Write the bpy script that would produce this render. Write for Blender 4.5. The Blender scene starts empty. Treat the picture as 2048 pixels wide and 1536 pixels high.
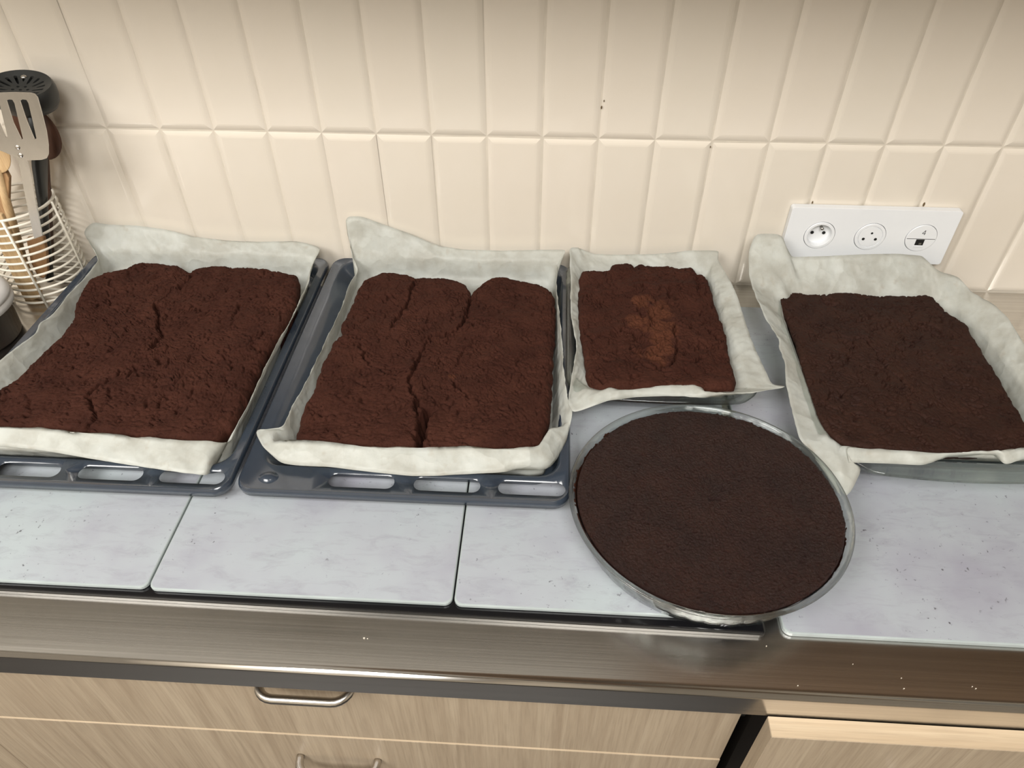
import bpy, bmesh, math, random
import numpy as np
from mathutils import Vector, Matrix, Euler

random.seed(7)
SC = bpy.context.scene
COL = SC.collection
R = math.radians

# ------------------------------------------------------------------ camera
W, H, FPX = 2048, 1536, 1450.4
CAM_LOC = Vector((0.0307, -0.9457, 0.6378))
CAM_ROT = Euler((R(47.75), R(0.18), R(3.31)), 'XYZ')
cam_data = bpy.data.cameras.new('camera')
cam_data.sensor_fit = 'HORIZONTAL'
cam_data.sensor_width = 36.0
cam_data.lens = 36.0 * FPX / W
cam_data.clip_start = 0.01
cam = bpy.data.objects.new('camera', cam_data)
cam.location = CAM_LOC
cam.rotation_euler = CAM_ROT
COL.objects.link(cam)
SC.camera = cam

# ------------------------------------------------------------------ world, lamps, exposure
SC.view_settings.view_transform = 'Standard'
SC.view_settings.look = 'None'
SC.view_settings.gamma = 1.0
SC.view_settings.use_curve_mapping = False
SC.view_settings.exposure = -0.08
world = bpy.data.worlds.new('room_light')
SC.world = world
world.use_nodes = True
bg = world.node_tree.nodes['Background']
bg.inputs[0].default_value = (1.0, 0.97, 0.94, 1)
bg.inputs[1].default_value = 0.80


def area_lamp(name, loc, aim, sx, sy, power, col):
    d = bpy.data.lights.new(name, 'AREA')
    d.shape = 'RECTANGLE'
    d.size, d.size_y = sx, sy
    d.energy = power
    d.color = col
    o = bpy.data.objects.new(name, d)
    o.location = loc
    v = Vector(aim) - Vector(loc)
    o.rotation_euler = v.to_track_quat('-Z', 'Y').to_euler()
    COL.objects.link(o)
    return o


area_lamp('ceiling_lamp', (0.25, -1.85, 1.60), (0.25, -1.85, 0.0), 0.8, 1.15, 58, (1.0, 0.98, 0.945))
area_lamp('ceiling_lamp', (-1.30, -1.80, 1.60), (-1.30, -1.80, 0.0), 1.2, 1.15, 78, (1.0, 0.98, 0.945))


# ------------------------------------------------------------------ helpers
CR = CAM_ROT.to_matrix()


def at(px, py, axis, val):
    """point of the place seen at a photo pixel, on the plane axis = val"""
    d = CR @ Vector(((px - W / 2) / FPX, -(py - H / 2) / FPX, -1))
    i = 'xyz'.index(axis)
    return CAM_LOC + d * ((val - CAM_LOC[i]) / d[i])


def crop(s, ox, oy):
    return lambda x, y: (ox + x / s, oy + y / s)


def tag(o, label=None, cat=None, group=None, kind=None):
    if label: o['label'] = label
    if cat: o['category'] = cat
    if group: o['group'] = group
    if kind: o['kind'] = kind
    return o


def link(name, me, mat=None, parent=None, smooth=True):
    if mat is not None: me.materials.append(mat)
    if smooth:
        me.polygons.foreach_set('use_smooth', [True] * len(me.polygons))
    o = bpy.data.objects.new(name, me)
    COL.objects.link(o)
    if parent is not None:
        o.parent = parent
    return o


def mesh(name, v, f, mat=None, parent=None, smooth=True):
    me = bpy.data.meshes.new(name)
    me.from_pydata([tuple(p) for p in v], [], f)
    me.update()
    return link(name, me, mat, parent, smooth)


def from_bm(name, bm, mat=None, parent=None, smooth=False):
    me = bpy.data.meshes.new(name)
    bmesh.ops.recalc_face_normals(bm, faces=bm.faces)
    bm.to_mesh(me)
    bm.free()
    return link(name, me, mat, parent, smooth)


def empty(name, loc=(0, 0, 0)):
    o = bpy.data.objects.new(name, None)
    o.location = loc
    o.empty_display_size = 0.02
    COL.objects.link(o)
    return o


def bx(bm, x0, x1, y0, y1, z0, z1, bevel=0, seg=2):
    r = bmesh.ops.create_cube(bm, size=1)
    vs = r['verts']
    bmesh.ops.scale(bm, vec=(x1 - x0, y1 - y0, z1 - z0), verts=vs)
    bmesh.ops.translate(bm, vec=((x0 + x1) / 2, (y0 + y1) / 2, (z0 + z1) / 2), verts=vs)
    if bevel:
        es = list({e for v in vs for e in v.link_edges})
        bmesh.ops.bevel(bm, geom=es, offset=bevel, segments=seg, profile=0.5, affect='EDGES')


def box(name, x0, x1, y0, y1, z0, z1, mat, parent=None, bevel=0, seg=2):
    bm = bmesh.new()
    bx(bm, x0, x1, y0, y1, z0, z1, bevel, seg)
    return from_bm(name, bm, mat, parent, smooth=False)


def tube_mesh(pts, r, n=8, closed=False, caps=True):
    """sweep a circle (or an ellipse) along a polyline: verts, faces"""
    pts = [Vector(p) for p in pts]
    m = len(pts)
    v, f = [], []
    up = None
    for i, p in enumerate(pts):
        a = pts[(i - 1) % m] if (closed or i > 0) else p
        b = pts[(i + 1) % m] if (closed or i < m - 1) else p
        t = (b - a).normalized()
        if up is None:
            up = Vector((0, 0, 1)) if abs(t.z) < 0.9 else Vector((1, 0, 0))
        s = t.cross(up).normalized()
        up = s.cross(t).normalized()
        rr = r[i] if isinstance(r, (list, tuple)) else r
        r1, r2 = rr if isinstance(rr, (list, tuple)) else (rr, rr)
        for k in range(n):
            q = 2 * math.pi * k / n
            v.append(p + s * (math.cos(q) * r1) + up * (math.sin(q) * r2))
    for i in range(m if closed else m - 1):
        j = (i + 1) % m
        for k in range(n):
            l = (k + 1) % n
            f.append((i * n + k, i * n + l, j * n + l, j * n + k))
    if caps and not closed:
        f.append(tuple(range(n - 1, -1, -1)))
        f.append(tuple((m - 1) * n + k for k in range(n)))
    return v, f


def tube(name, pts, r, mat, parent=None, n=8, closed=False):
    v, f = tube_mesh(pts, r, n, closed)
    return mesh(name, v, f, mat, parent)


def rrect(x0, x1, y0, y1, r, n=6, m=8, z=0.0):
    """rounded rectangle loop, counter-clockwise, always 4*(n+m) points"""
    out = []
    cs = [(x1 - r, y0 + r, -90), (x1 - r, y1 - r, 0), (x0 + r, y1 - r, 90), (x0 + r, y0 + r, 180)]
    arcs = []
    for cx, cy, a0 in cs:
        arcs.append([Vector((cx + r * math.cos(R(a0 + 90 * k / (n - 1))), cy + r * math.sin(R(a0 + 90 * k / (n - 1))), z)) for k in range(n)])
    for i in range(4):
        out += arcs[i]
        a, b = arcs[i][-1], arcs[(i + 1) % 4][0]
        out += [a.lerp(b, (k + 1) / (m + 1)) for k in range(m)]
    return out


def loft(loops, cap0=False, cap1=False):
    n = len(loops[0])
    v = [p for l in loops for p in l]
    f = []
    for i in range(len(loops) - 1):
        for k in range(n):
            l = (k + 1) % n
            f.append((i * n + k, i * n + l, (i + 1) * n + l, (i + 1) * n + k))
    if cap0: f.append(tuple(range(n - 1, -1, -1)))
    if cap1: f.append(tuple((len(loops) - 1) * n + k for k in range(n)))
    return v, f


def plate(outer, holes, th, name, mat, parent=None, to3d=None, bevel=0):
    """flat plate with holes (2-D loops) extruded by th; to3d maps (u, v, w) to the place"""
    bm = bmesh.new()
    es = []
    for lp in [outer] + holes:
        vs = [bm.verts.new((p[0], p[1], 0)) for p in lp]
        es += [bm.edges.new((vs[i], vs[(i + 1) % len(vs)])) for i in range(len(vs))]
    bmesh.ops.triangle_fill(bm, use_beauty=True, use_dissolve=False, edges=es)
    r = bmesh.ops.extrude_face_region(bm, geom=bm.faces[:])
    nv = [g for g in r['geom'] if isinstance(g, bmesh.types.BMVert)]
    bmesh.ops.translate(bm, vec=(0, 0, th), verts=nv)
    if to3d:
        for v in bm.verts: v.co = to3d(*v.co)
    return from_bm(name, bm, mat, parent)


def circle(cx, cy, r, n=32, ry=None):
    return [(cx + r * math.cos(2 * math.pi * k / n), cy + (ry or r) * math.sin(2 * math.pi * k / n)) for k in range(n)]


def lathe(prof, n=48, cx=0, cy=0):
    loops = [[Vector((cx + r * math.cos(2 * math.pi * k / n), cy + r * math.sin(2 * math.pi * k / n), z)) for k in range(n)] for r, z in prof]
    return loft(loops)


# numpy gradient noise -------------------------------------------------------
def _hash(ix, iy, seed):
    h = (ix.astype(np.int64) * 374761393 + iy.astype(np.int64) * 668265263 + seed * 974634777) & 0xffffffff
    h = ((h ^ (h >> 13)) * 1274126177) & 0xffffffff
    return ((h ^ (h >> 16)) & 0xffff) / 65535.0 * 2 * math.pi


def noise2(x, y, seed=0):
    ix, iy = np.floor(x), np.floor(y)
    fx, fy = x - ix, y - iy
    u, v = fx * fx * fx * (fx * (fx * 6 - 15) + 10), fy * fy * fy * (fy * (fy * 6 - 15) + 10)

    def g(dx, dy):
        a = _hash(ix + dx, iy + dy, seed)
        return np.cos(a) * (fx - dx) + np.sin(a) * (fy - dy)
    return ((g(0, 0) * (1 - u) + g(1, 0) * u) * (1 - v) + (g(0, 1) * (1 - u) + g(1, 1) * u) * v) * 1.5


def fbm(x, y, s, o=3, seed=0):
    t, a = 0, 1.0
    for k in range(o):
        t = t + a * noise2(x * s, y * s, seed + 17 * k)
        s, a = s * 2.03, a * 0.5
    return t


# ------------------------------------------------------------------ materials
def new_mat(name):
    m = bpy.data.materials.new(name)
    m.use_nodes = True
    nt = m.node_tree
    return m, nt, nt.nodes['Principled BSDF']


def setp(b, **k):
    for n, v in k.items():
        b.inputs[n.replace('_', ' ')].default_value = v


def srgb(r, g, b):
    f = lambda c: (c / 255 / 12.92) if c <= 10 else ((c / 255 + 0.055) / 1.055) ** 2.4
    return (f(r), f(g), f(b), 1)


def coords(nt, scale=(1, 1, 1), kind='Object'):
    tc = nt.nodes.new('ShaderNodeTexCoord')
    mp = nt.nodes.new('ShaderNodeMapping')
    mp.inputs['Scale'].default_value = scale
    nt.links.new(tc.outputs[kind], mp.inputs[0])
    return mp.outputs[0]


def nz(nt, vec, scale, detail=4, rough=0.55, dist=0):
    n = nt.nodes.new('ShaderNodeTexNoise')
    setp(n, Scale=scale, Detail=detail, Roughness=rough, Distortion=dist)
    nt.links.new(vec, n.inputs['Vector'])
    return n.outputs[0]


def ramp(nt, fac, stops, interp='LINEAR'):
    r = nt.nodes.new('ShaderNodeValToRGB')
    r.color_ramp.interpolation = interp
    e = r.color_ramp.elements
    while len(e) < len(stops): e.new(0.5)
    for i, (p, c) in enumerate(stops):
        e[i].position = p
        e[i].color = c if len(c) == 4 else (*c, 1)
    nt.links.new(fac, r.inputs[0])
    return r.outputs[0]


def mixc(nt, fac, a, b, mode='MIX'):
    m = nt.nodes.new('ShaderNodeMix')
    m.data_type = 'RGBA'
    m.blend_type = mode
    for s, v in ((0, fac), (6, a), (7, b)):
        if hasattr(v, 'is_output'): nt.links.new(v, m.inputs[s])
        else: m.inputs[s].default_value = v
    return m.outputs[2]


def bump(nt, b, h, strength, dist):
    n = nt.nodes.new('ShaderNodeBump')
    setp(n, Strength=strength, Distance=dist)
    nt.links.new(h, n.inputs['Height'])
    nt.links.new(n.outputs[0], b.inputs['Normal'])
    return n


def simple(name, col, rough=0.5, metal=0.0, var=0.06, vscale=30, **k):
    m, nt, b = new_mat(name)
    n = nz(nt, coords(nt), vscale, 3)
    c2 = tuple(min(1, x * (1 - var * 2.5)) for x in col[:3]) + (1,)
    nt.links.new(ramp(nt, n, [(0.3, c2), (0.7, col)]), b.inputs['Base Color'])
    setp(b, Roughness=rough, Metallic=metal, **k)
    return m


def make_tile_mat():
    m, nt, b = new_mat('glazed_cream_tile')
    oi = nt.nodes.new('ShaderNodeObjectInfo')
    c = ramp(nt, oi.outputs['Random'], [(0.0, srgb(216, 208, 195)), (1.0, srgb(218, 209, 196))])
    n = nz(nt, coords(nt), 9, 3)
    nt.links.new(mixc(nt, ramp(nt, n, [(0.35, (0, 0, 0)), (0.8, (0.35, 0.35, 0.35))]), c, srgb(208, 198, 180)), b.inputs['Base Color'])
    setp(b, Roughness=0.16, Coat_Weight=0.3, Coat_Roughness=0.05)
    bump(nt, b, nz(nt, coords(nt), 14, 2), 0.08, 0.004)
    return m


def make_steel(name, col, rough, streak=(2, 260, 260), amt=0.10):
    m, nt, b = new_mat(name)
    v = coords(nt, streak)
    n = nz(nt, v, 1.0, 5, 0.65)
    blot = nz(nt, coords(nt), 7, 4)
    lo = tuple(x * (1 - amt * 2) for x in col[:3]) + (1,)
    c = ramp(nt, n, [(0.3, lo), (0.7, col)])
    nt.links.new(mixc(nt, ramp(nt, blot, [(0.4, (0, 0, 0)), (0.75, (0.5, 0.5, 0.5))]), c, lo), b.inputs['Base Color'])
    r = nt.nodes.new('ShaderNodeMapRange')
    r.inputs[3].default_value, r.inputs[4].default_value = rough * 0.8, rough * 1.35
    nt.links.new(blot, r.inputs[0])
    nt.links.new(r.outputs[0], b.inputs['Roughness'])
    setp(b, Metallic=1.0)
    bump(nt, b, n, 0.05, 0.001)
    return m


def make_board():
    m, nt, b = new_mat('concrete_print_glass')
    oi = nt.nodes.new('ShaderNodeObjectInfo')
    tc = nt.nodes.new('ShaderNodeTexCoord')
    ad = nt.nodes.new('ShaderNodeVectorMath')
    sc = nt.nodes.new('ShaderNodeVectorMath')
    sc.operation = 'SCALE'
    sc.inputs[0].default_value = (7.0, 3.0, 1.0)
    nt.links.new(oi.outputs['Random'], sc.inputs['Scale'])
    nt.links.new(tc.outputs['Object'], ad.inputs[0])
    nt.links.new(sc.outputs[0], ad.inputs[1])
    v = ad.outputs[0]
    mp = nt.nodes.new('ShaderNodeMapping')
    mp.inputs['Scale'].default_value = (1, 3.2, 1)
    nt.links.new(v, mp.inputs[0])
    big = nz(nt, v, 6, 4, 0.6)
    base = ramp(nt, big, [(0.32, srgb(145, 145, 155)), (0.5, srgb(157, 161, 167)), (0.68, srgb(162, 170, 173))])
    st = nz(nt, mp.outputs[0], 26, 8, 0.72, 0.6)
    c = mixc(nt, ramp(nt, st, [(0.5, (0, 0, 0)), (0.72, (0.55, 0.55, 0.55))]), base, srgb(134, 134, 142))
    fine = nz(nt, v, 190, 3, 0.6)
    zone = nz(nt, v, 11, 2)
    fm = nt.nodes.new('ShaderNodeMath')
    fm.operation = 'MULTIPLY'
    nt.links.new(ramp(nt, fine, [(0.66, (0, 0, 0)), (0.73, (1, 1, 1))]), fm.inputs[0])
    nt.links.new(ramp(nt, zone, [(0.42, (0, 0, 0)), (0.62, (1, 1, 1))]), fm.inputs[1])
    c = mixc(nt, fm.outputs[0], c, srgb(80, 78, 82))
    nt.links.new(c, b.inputs['Base Color'])
    setp(b, Roughness=0.28, Coat_Weight=0.25, Coat_Roughness=0.12)
    return m


def make_wood(name, a, c, scale=(90, 90, 3.0), rough=0.5):
    m, nt, b = new_mat(name)
    v = coords(nt, scale)
    n1 = nz(nt, v, 1.0, 6, 0.65, 0.4)
    n2 = nz(nt, coords(nt, tuple(s * 5 for s in scale)), 1.0, 3, 0.6)
    k = mixc(nt, ramp(nt, n2, [(0.45, (0, 0, 0)), (0.75, (0.4, 0.4, 0.4))]), ramp(nt, n1, [(0.3, a), (0.68, c)]), tuple(x * 0.62 for x in a[:3]) + (1,))
    nt.links.new(k, b.inputs['Base Color'])
    setp(b, Roughness=rough)
    bump(nt, b, n2, 0.12, 0.0006)
    return m


def make_paper():
    m, nt, b = new_mat('baking_parchment')
    v = coords(nt)
    blot = nz(nt, v, 26, 4, 0.6)
    c = ramp(nt, blot, [(0.38, srgb(200, 200, 192)), (0.55, srgb(213, 215, 209)), (0.75, srgb(220, 223, 219))])
    gre = nz(nt, v, 60, 3)
    c = mixc(nt, ramp(nt, gre, [(0.62, (0, 0, 0)), (0.72, (0.35, 0.35, 0.35))]), c, srgb(190, 182, 168))
    nt.links.new(c, b.inputs['Base Color'])
    setp(b, Roughness=0.42, Specular_IOR_Level=0.4)
    vo = nt.nodes.new('ShaderNodeTexVoronoi')
    vo.inputs['Scale'].default_value = 34
    wv = nt.nodes.new('ShaderNodeVectorMath')
    wv.operation = 'ADD'
    nt.links.new(v, wv.inputs[0])
    ws = nt.nodes.new('ShaderNodeVectorMath')
    ws.operation = 'SCALE'
    ws.inputs['Scale'].default_value = 0.03
    nn_ = nt.nodes.new('ShaderNodeTexNoise')
    nn_.inputs['Scale'].default_value = 30
    nt.links.new(v, nn_.inputs['Vector'])
    nt.links.new(nn_.outputs['Color'], ws.inputs[0])
    nt.links.new(ws.outputs[0], wv.inputs[1])
    nt.links.new(wv.outputs[0], vo.inputs['Vector'])
    b1 = bump(nt, b, nz(nt, v, 75, 4, 0.6), 0.3, 0.002)
    b2 = bump(nt, b, vo.outputs['Distance'], 0.35, 0.008)
    nt.links.new(b1.outputs[0], b2.inputs['Normal'])
    tr = nt.nodes.new('ShaderNodeBsdfTranslucent')
    nt.links.new(c, tr.inputs[0])
    tp = nt.nodes.new('ShaderNodeBsdfTransparent')
    tp.inputs[0].default_value = (0.95, 0.94, 0.9, 1)
    mx = nt.nodes.new('ShaderNodeMixShader')
    mx.inputs[0].default_value = 0.34
    nt.links.new(b.outputs[0], mx.inputs[1])
    nt.links.new(tr.outputs[0], mx.inputs[2])
    m2 = nt.nodes.new('ShaderNodeMixShader')
    m2.inputs[0].default_value = 0.22
    nt.links.new(mx.outputs[0], m2.inputs[1])
    nt.links.new(tp.outputs[0], m2.inputs[2])
    nt.links.new(m2.outputs[0], nt.nodes['Material Output'].inputs[0])
    return m


def make_cake(name, dark, light, patch, rough=0.78, fine=300, bstr=0.7, spec=0.14, pits=True):
    m, nt, b = new_mat(name)
    v = coords(nt)
    n = nz(nt, v, 22, 5, 0.65)
    c = ramp(nt, n, [(0.3, dark), (0.7, light)])
    at_ = nt.nodes.new('ShaderNodeAttribute')
    at_.attribute_name = 'crust'
    c = mixc(nt, at_.outputs['Fac'], c, patch)
    f = nz(nt, v, fine, 6, 0.7, 0.3)
    c = mixc(nt, ramp(nt, f, [(0.3, (0.55, 0.55, 0.55)), (0.48, (0, 0, 0))]), c, tuple(x * 0.45 for x in dark[:3]) + (1,))
    nt.links.new(c, b.inputs['Base Color'])
    setp(b, Roughness=rough, Specular_IOR_Level=spec)
    bump(nt, b, f, bstr, 0.0022)
    return m


def make_glass(name, col=(0.95, 0.98, 0.965, 1), thin=0.50):
    m, nt, b = new_mat(name)
    setp(b, Base_Color=col, Roughness=0.02, IOR=1.47, Transmission_Weight=1.0)
    fr = nt.nodes.new('ShaderNodeFresnel')
    ge = nt.nodes.new('ShaderNodeNewGeometry')
    mr = nt.nodes.new('ShaderNodeMapRange')          # entering and leaving the glass reflect alike
    mr.inputs[3].default_value, mr.inputs[4].default_value = 1.4, 1 / 1.4
    nt.links.new(ge.outputs['Backfacing'], mr.inputs[0])
    nt.links.new(mr.outputs[0], fr.inputs[0])
    tp = nt.nodes.new('ShaderNodeBsdfTransparent')
    tp.inputs[0].default_value = (0.93, 0.965, 0.945, 1)
    gl = nt.nodes.new('ShaderNodeBsdfGlossy')
    gl.inputs['Roughness'].default_value = 0.03
    m1 = nt.nodes.new('ShaderNodeMixShader')
    nt.links.new(fr.outputs[0], m1.inputs[0])
    nt.links.new(tp.outputs[0], m1.inputs[1])
    nt.links.new(gl.outputs[0], m1.inputs[2])
    m2 = nt.nodes.new('ShaderNodeMixShader')
    m2.inputs[0].default_value = thin
    nt.links.new(b.outputs[0], m2.inputs[1])
    nt.links.new(m1.outputs[0], m2.inputs[2])
    nt.links.new(m2.outputs[0], nt.nodes['Material Output'].inputs[0])
    return m


M_TILE = make_tile_mat()
M_GROUT = simple('tile_grout', srgb(208, 199, 184), 0.7)
M_STEEL = make_steel('brushed_steel_worktop', (0.68, 0.66, 0.63, 1), 0.22)
M_STEEL2 = make_steel('polished_steel', (0.62, 0.60, 0.57, 1), 0.22, (200, 200, 3), 0.06)
M_HOB = simple('black_hob_glass', (0.006, 0.006, 0.007, 1), 0.08)
M_BOARD = make_board()
M_EDGE = simple('board_glass_edge', srgb(158, 166, 166), 0.2)
M_ENAMEL = simple('blue_grey_enamel', srgb(46, 54, 65), 0.2, 0.0, 0.05, 60, Coat_Weight=0.5, Coat_Roughness=0.08)
M_PAPER = make_paper()
M_CAKE = make_cake('brownie_crumb', srgb(49, 23, 15), srgb(66, 36, 26), srgb(78, 44, 29))
M_CAKE4 = make_cake('dark_brownie_crumb', srgb(38, 18, 11), srgb(52, 28, 18), srgb(56, 31, 18), 0.6, spec=0.2)
M_CAKE5 = make_cake('baked_cake_crust', srgb(30, 12, 8), srgb(43, 20, 12), srgb(74, 32, 16), 0.33, 420, 1.0, 0.30)
M_GLASS = make_glass('oven_glass')
M_GLASS2 = make_glass('flan_glass', thin=0.40)
M_WOOD = make_wood('oak_laminate', srgb(146, 130, 110), srgb(168, 153, 132))
M_WOODEDGE_LIT = make_wood('oak_edge_band_lit', srgb(172, 152, 126), srgb(188, 170, 144), (3, 90, 90))  # edge band paler than the fronts: light from above painted in
M_DARK = simple('dark_cabinet_inside', srgb(32, 26, 21), 0.7)
M_SPOON = make_wood('beech_wood', srgb(176, 144, 104), srgb(206, 178, 136), (120, 120, 6))
M_SPOON2 = make_wood('red_brown_wood', srgb(70, 43, 30), srgb(94, 62, 45), (120, 120, 6))
M_NYLON = simple('black_nylon', srgb(40, 41, 40), 0.42)
M_WHITEWIRE = simple('white_coated_wire', srgb(226, 220, 206), 0.35)
M_WHITE = simple('white_plastic', srgb(226, 228, 230), 0.3, 0, 0.01)
M_PIN = simple('dark_pin_hole', srgb(20, 20, 20), 0.5)
M_PRINT = simple('grey_print', srgb(95, 95, 95), 0.6)

# ------------------------------------------------------------------ room shell
TILE0, PITCH, ZJ = -0.5885, 0.0755, 0.226
wall = box('wall_back', -2.2, 2.0, 0.0035, 0.12, -0.9, 1.62, M_GROUT)
tag(wall, kind='structure')
box('floor', -2.2, 2.0, -3.2, 0.12, -0.96, -0.9, simple('grey_floor', srgb(36, 32, 29), 0.5))
tag(bpy.data.objects['floor'], kind='structure')
box('ceiling', -2.2, 2.0, -3.2, 0.12, 1.62, 1.7, simple('white_ceiling', srgb(225, 220, 210), 0.8))
tag(bpy.data.objects['ceiling'], kind='structure')
M_ROOM = simple('painted_room_wall', srgb(196, 186, 170), 0.8)
tag(box('wall_front', -2.4, 2.2, -3.4, -3.2, -0.96, 1.7, M_ROOM), kind='structure')
tag(box('wall_left', -2.4, -2.2, -3.2, 0.12, -0.96, 1.7, M_ROOM), kind='structure')
tag(box('wall_right', 2.0, 2.2, -3.2, 0.12, -0.96, 1.7, M_ROOM), kind='structure')


def tile_mesh(w, h):
    g, bw, d = 0.0005, 0.0090, 0.0026
    loops = []
    for t in (0.0, 0.25, 0.5, 0.75, 1.0):
        ins = g + bw * t
        y = 0.0036 - d * (1 - (1 - t) ** 1.7)
        loops.append([Vector((ins, y, ins)), Vector((w - ins, y, ins)), Vector((w - ins, y, h - ins)), Vector((ins, y, h - ins))])
    v, f = loft(loops, cap1=True)
    me = bpy.data.meshes.new('tile')
    me.from_pydata([tuple(p) for p in v], [], f)
    me.materials.append(M_TILE)
    # smooth along a bevel, hard mitres at the corners
    me.polygons.foreach_set('use_smooth', [False] * len(me.polygons))
    me.update()
    return me


TM = tile_mesh(PITCH, ZJ)
for row in range(2):
    for k in range(-6, 19):
        o = bpy.data.objects.new('tile', TM)
        COL.objects.link(o)
        o.parent = wall
        o.location = (TILE0 + k * PITCH, 0, row * ZJ)
        o.rotation_euler = (R(random.uniform(-0.22, 0.22)), 0, R(random.uniform(-0.35, 0.35)))
for px, py, s in ((1208, 202, 0.0009), (1203, 215, 0.0014), (1625, 405, 0.0013), (1848, 409, 0.0020), (1421, 294, 0.0009)):
    p = at(px, py, 'y', 0.001)
    bm = bmesh.new()
    bmesh.ops.create_icosphere(bm, subdivisions=2, radius=1)
    for v in bm.verts:
        v.co = Vector((p.x + v.co.x * s * 0.7, 0.0012 + v.co.y * 0.0012, p.z + v.co.z * s * 1.6))
    from_bm('joint_chip', bm, simple('chipped_joint', srgb(96, 78, 50), 0.9), wall)

# unseen hood and wall cupboard above the frame, set to darken steel and shade wall
o = box('unseen_overhead_1', -2.0, 0.22, -0.34, 0.0, 0.60, 1.5, simple('grey_hood_underside', srgb(176, 172, 164), 0.5))
tag(o, kind='structure')
o = box('unseen_overhead_2', 0.22, 1.9, -0.34, 0.0, 0.60, 1.5, simple('brown_cupboard', srgb(124, 98, 72), 0.5))
tag(o, kind='structure')

# ------------------------------------------------------------------ worktop
LIPY, LIPZ = -0.645, -0.035
prof = [(0.0, 0.0)]
prof += [(-0.635, 0.0)]
# eased edge: a quick turn, a slow 25-50 degree facet that mirrors the ceiling, a quick turn down
seq = [(a_, 0.0016) for a_ in (6, 12, 18, 24)] + [(a_, 0.009) for a_ in (29, 34, 39, 44, 49)] + [(a_, 0.0018) for a_ in (57, 65, 73, 81, 90)]
ey, ez, pa, edge = 0.0, 0.0, 0, []
for a_, r_ in seq:
    t_ = R((a_ + pa) / 2)
    ds = r_ * R(a_ - pa)
    ey, ez, pa = ey - ds * math.cos(t_), ez - ds * math.sin(t_), a_
    edge.append((ey, ez))
prof += [(LIPY - edge[-1][0], 0.0)] + [(LIPY - edge[-1][0] + y_, z_) for y_, z_ in edge]
prof += [(LIPY, LIPZ), (LIPY + 0.002, LIPZ - 0.0015), (-0.6225, LIPZ - 0.0015), (-0.6225, -0.03), (0.0, -0.03)]
xs = [-1.6, 1.3]
v = [(x, y, z) for x in xs for y, z in prof]
n = len(prof)
f = [(k, (k + 1) % n, n + (k + 1) % n, n + k) for k in range(n)] + [tuple(range(n - 1, -1, -1)), tuple(range(n, 2 * n))]
wt = mesh('worktop', v, f, M_STEEL, smooth=False)
md = wt.modifiers.new('edges', 'WEIGHTED_NORMAL')
wt.data.polygons.foreach_set('use_smooth', [len(p.vertices) == 4 for p in wt.data.polygons])
tag(wt, 'long brushed stainless steel worktop with a rounded front lip', 'worktop')

# hob under the three left boards
hob = empty('hob', (-0.2, -0.32, 0))
tag(hob, 'black glass hob showing as a dark strip in front of the three left boards', 'hob')
hb = box('glass_top', -0.455, 0.4475, -0.2625, 0.245, 0.0016, 0.007, M_HOB, hob, 0.0012)
hf = plate(rrect(-0.4568, 0.4493, -0.2643, 0.2468, 0.006), [rrect(-0.4545, 0.447, -0.2620, 0.2445, 0.004)[::-1]], 0.0045, 'metal_frame', simple('dark_hob_frame', srgb(92, 90, 86), 0.35, 0.8), hob, lambda a, b, c: (a, b, c + 0.0003))
hob.rotation_euler = (0, 0, R(-0.45))


def board(x0, x1, y0, y1, z0, z1, label, mat=M_BOARD):
    w, h = x1 - x0, y1 - y0
    g = 0.0009
    loops = [rrect(-w / 2 + i, w / 2 - i, -h / 2 + i, h / 2 - i, 0.008, 6, 3, z) for i, z in
             ((g * 2, 0), (0, g), (0, z1 - z0 - g * 1.4), (g * 0.5, z1 - z0 - g * 0.4), (g * 1.6, z1 - z0))]
    v, f = loft(loops, True, True)
    o = mesh('worktop_board', v, f, mat, smooth=False)
    o.data.materials.append(M_EDGE)
    for p in o.data.polygons:
        if len(p.vertices) == 4: p.material_index = 1
    o.location = ((x0 + x1) / 2, (y0 + y1) / 2, z0)
    tag(o, label, 'board', 'concrete print glass boards on the worktop')
    return o


BX, BF = -0.3511, -0.5744
board(BX - 0.302, BX - 0.0016, BF, BF + 0.52, 0.007, 0.012, 'grey concrete print glass board under the leftmost baking tray')
board(BX, BX + 0.3004, BF - 0.001, BF + 0.519, 0.007, 0.012, 'grey concrete print glass board under the second baking tray, between two other boards')
board(BX + 0.302, BX + 0.6024, BF - 0.0015, BF + 0.5185, 0.007, 0.012, 'grey concrete print glass board under the round cake dish and smaller glass dish')
board(0.264, 0.668, -0.5845, -0.0645, 0.0, 0.006, 'grey concrete print glass board lying lower on bare steel at the right')

# ------------------------------------------------------------------ baking trays
ZB = 0.012          # top of the boards


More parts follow.
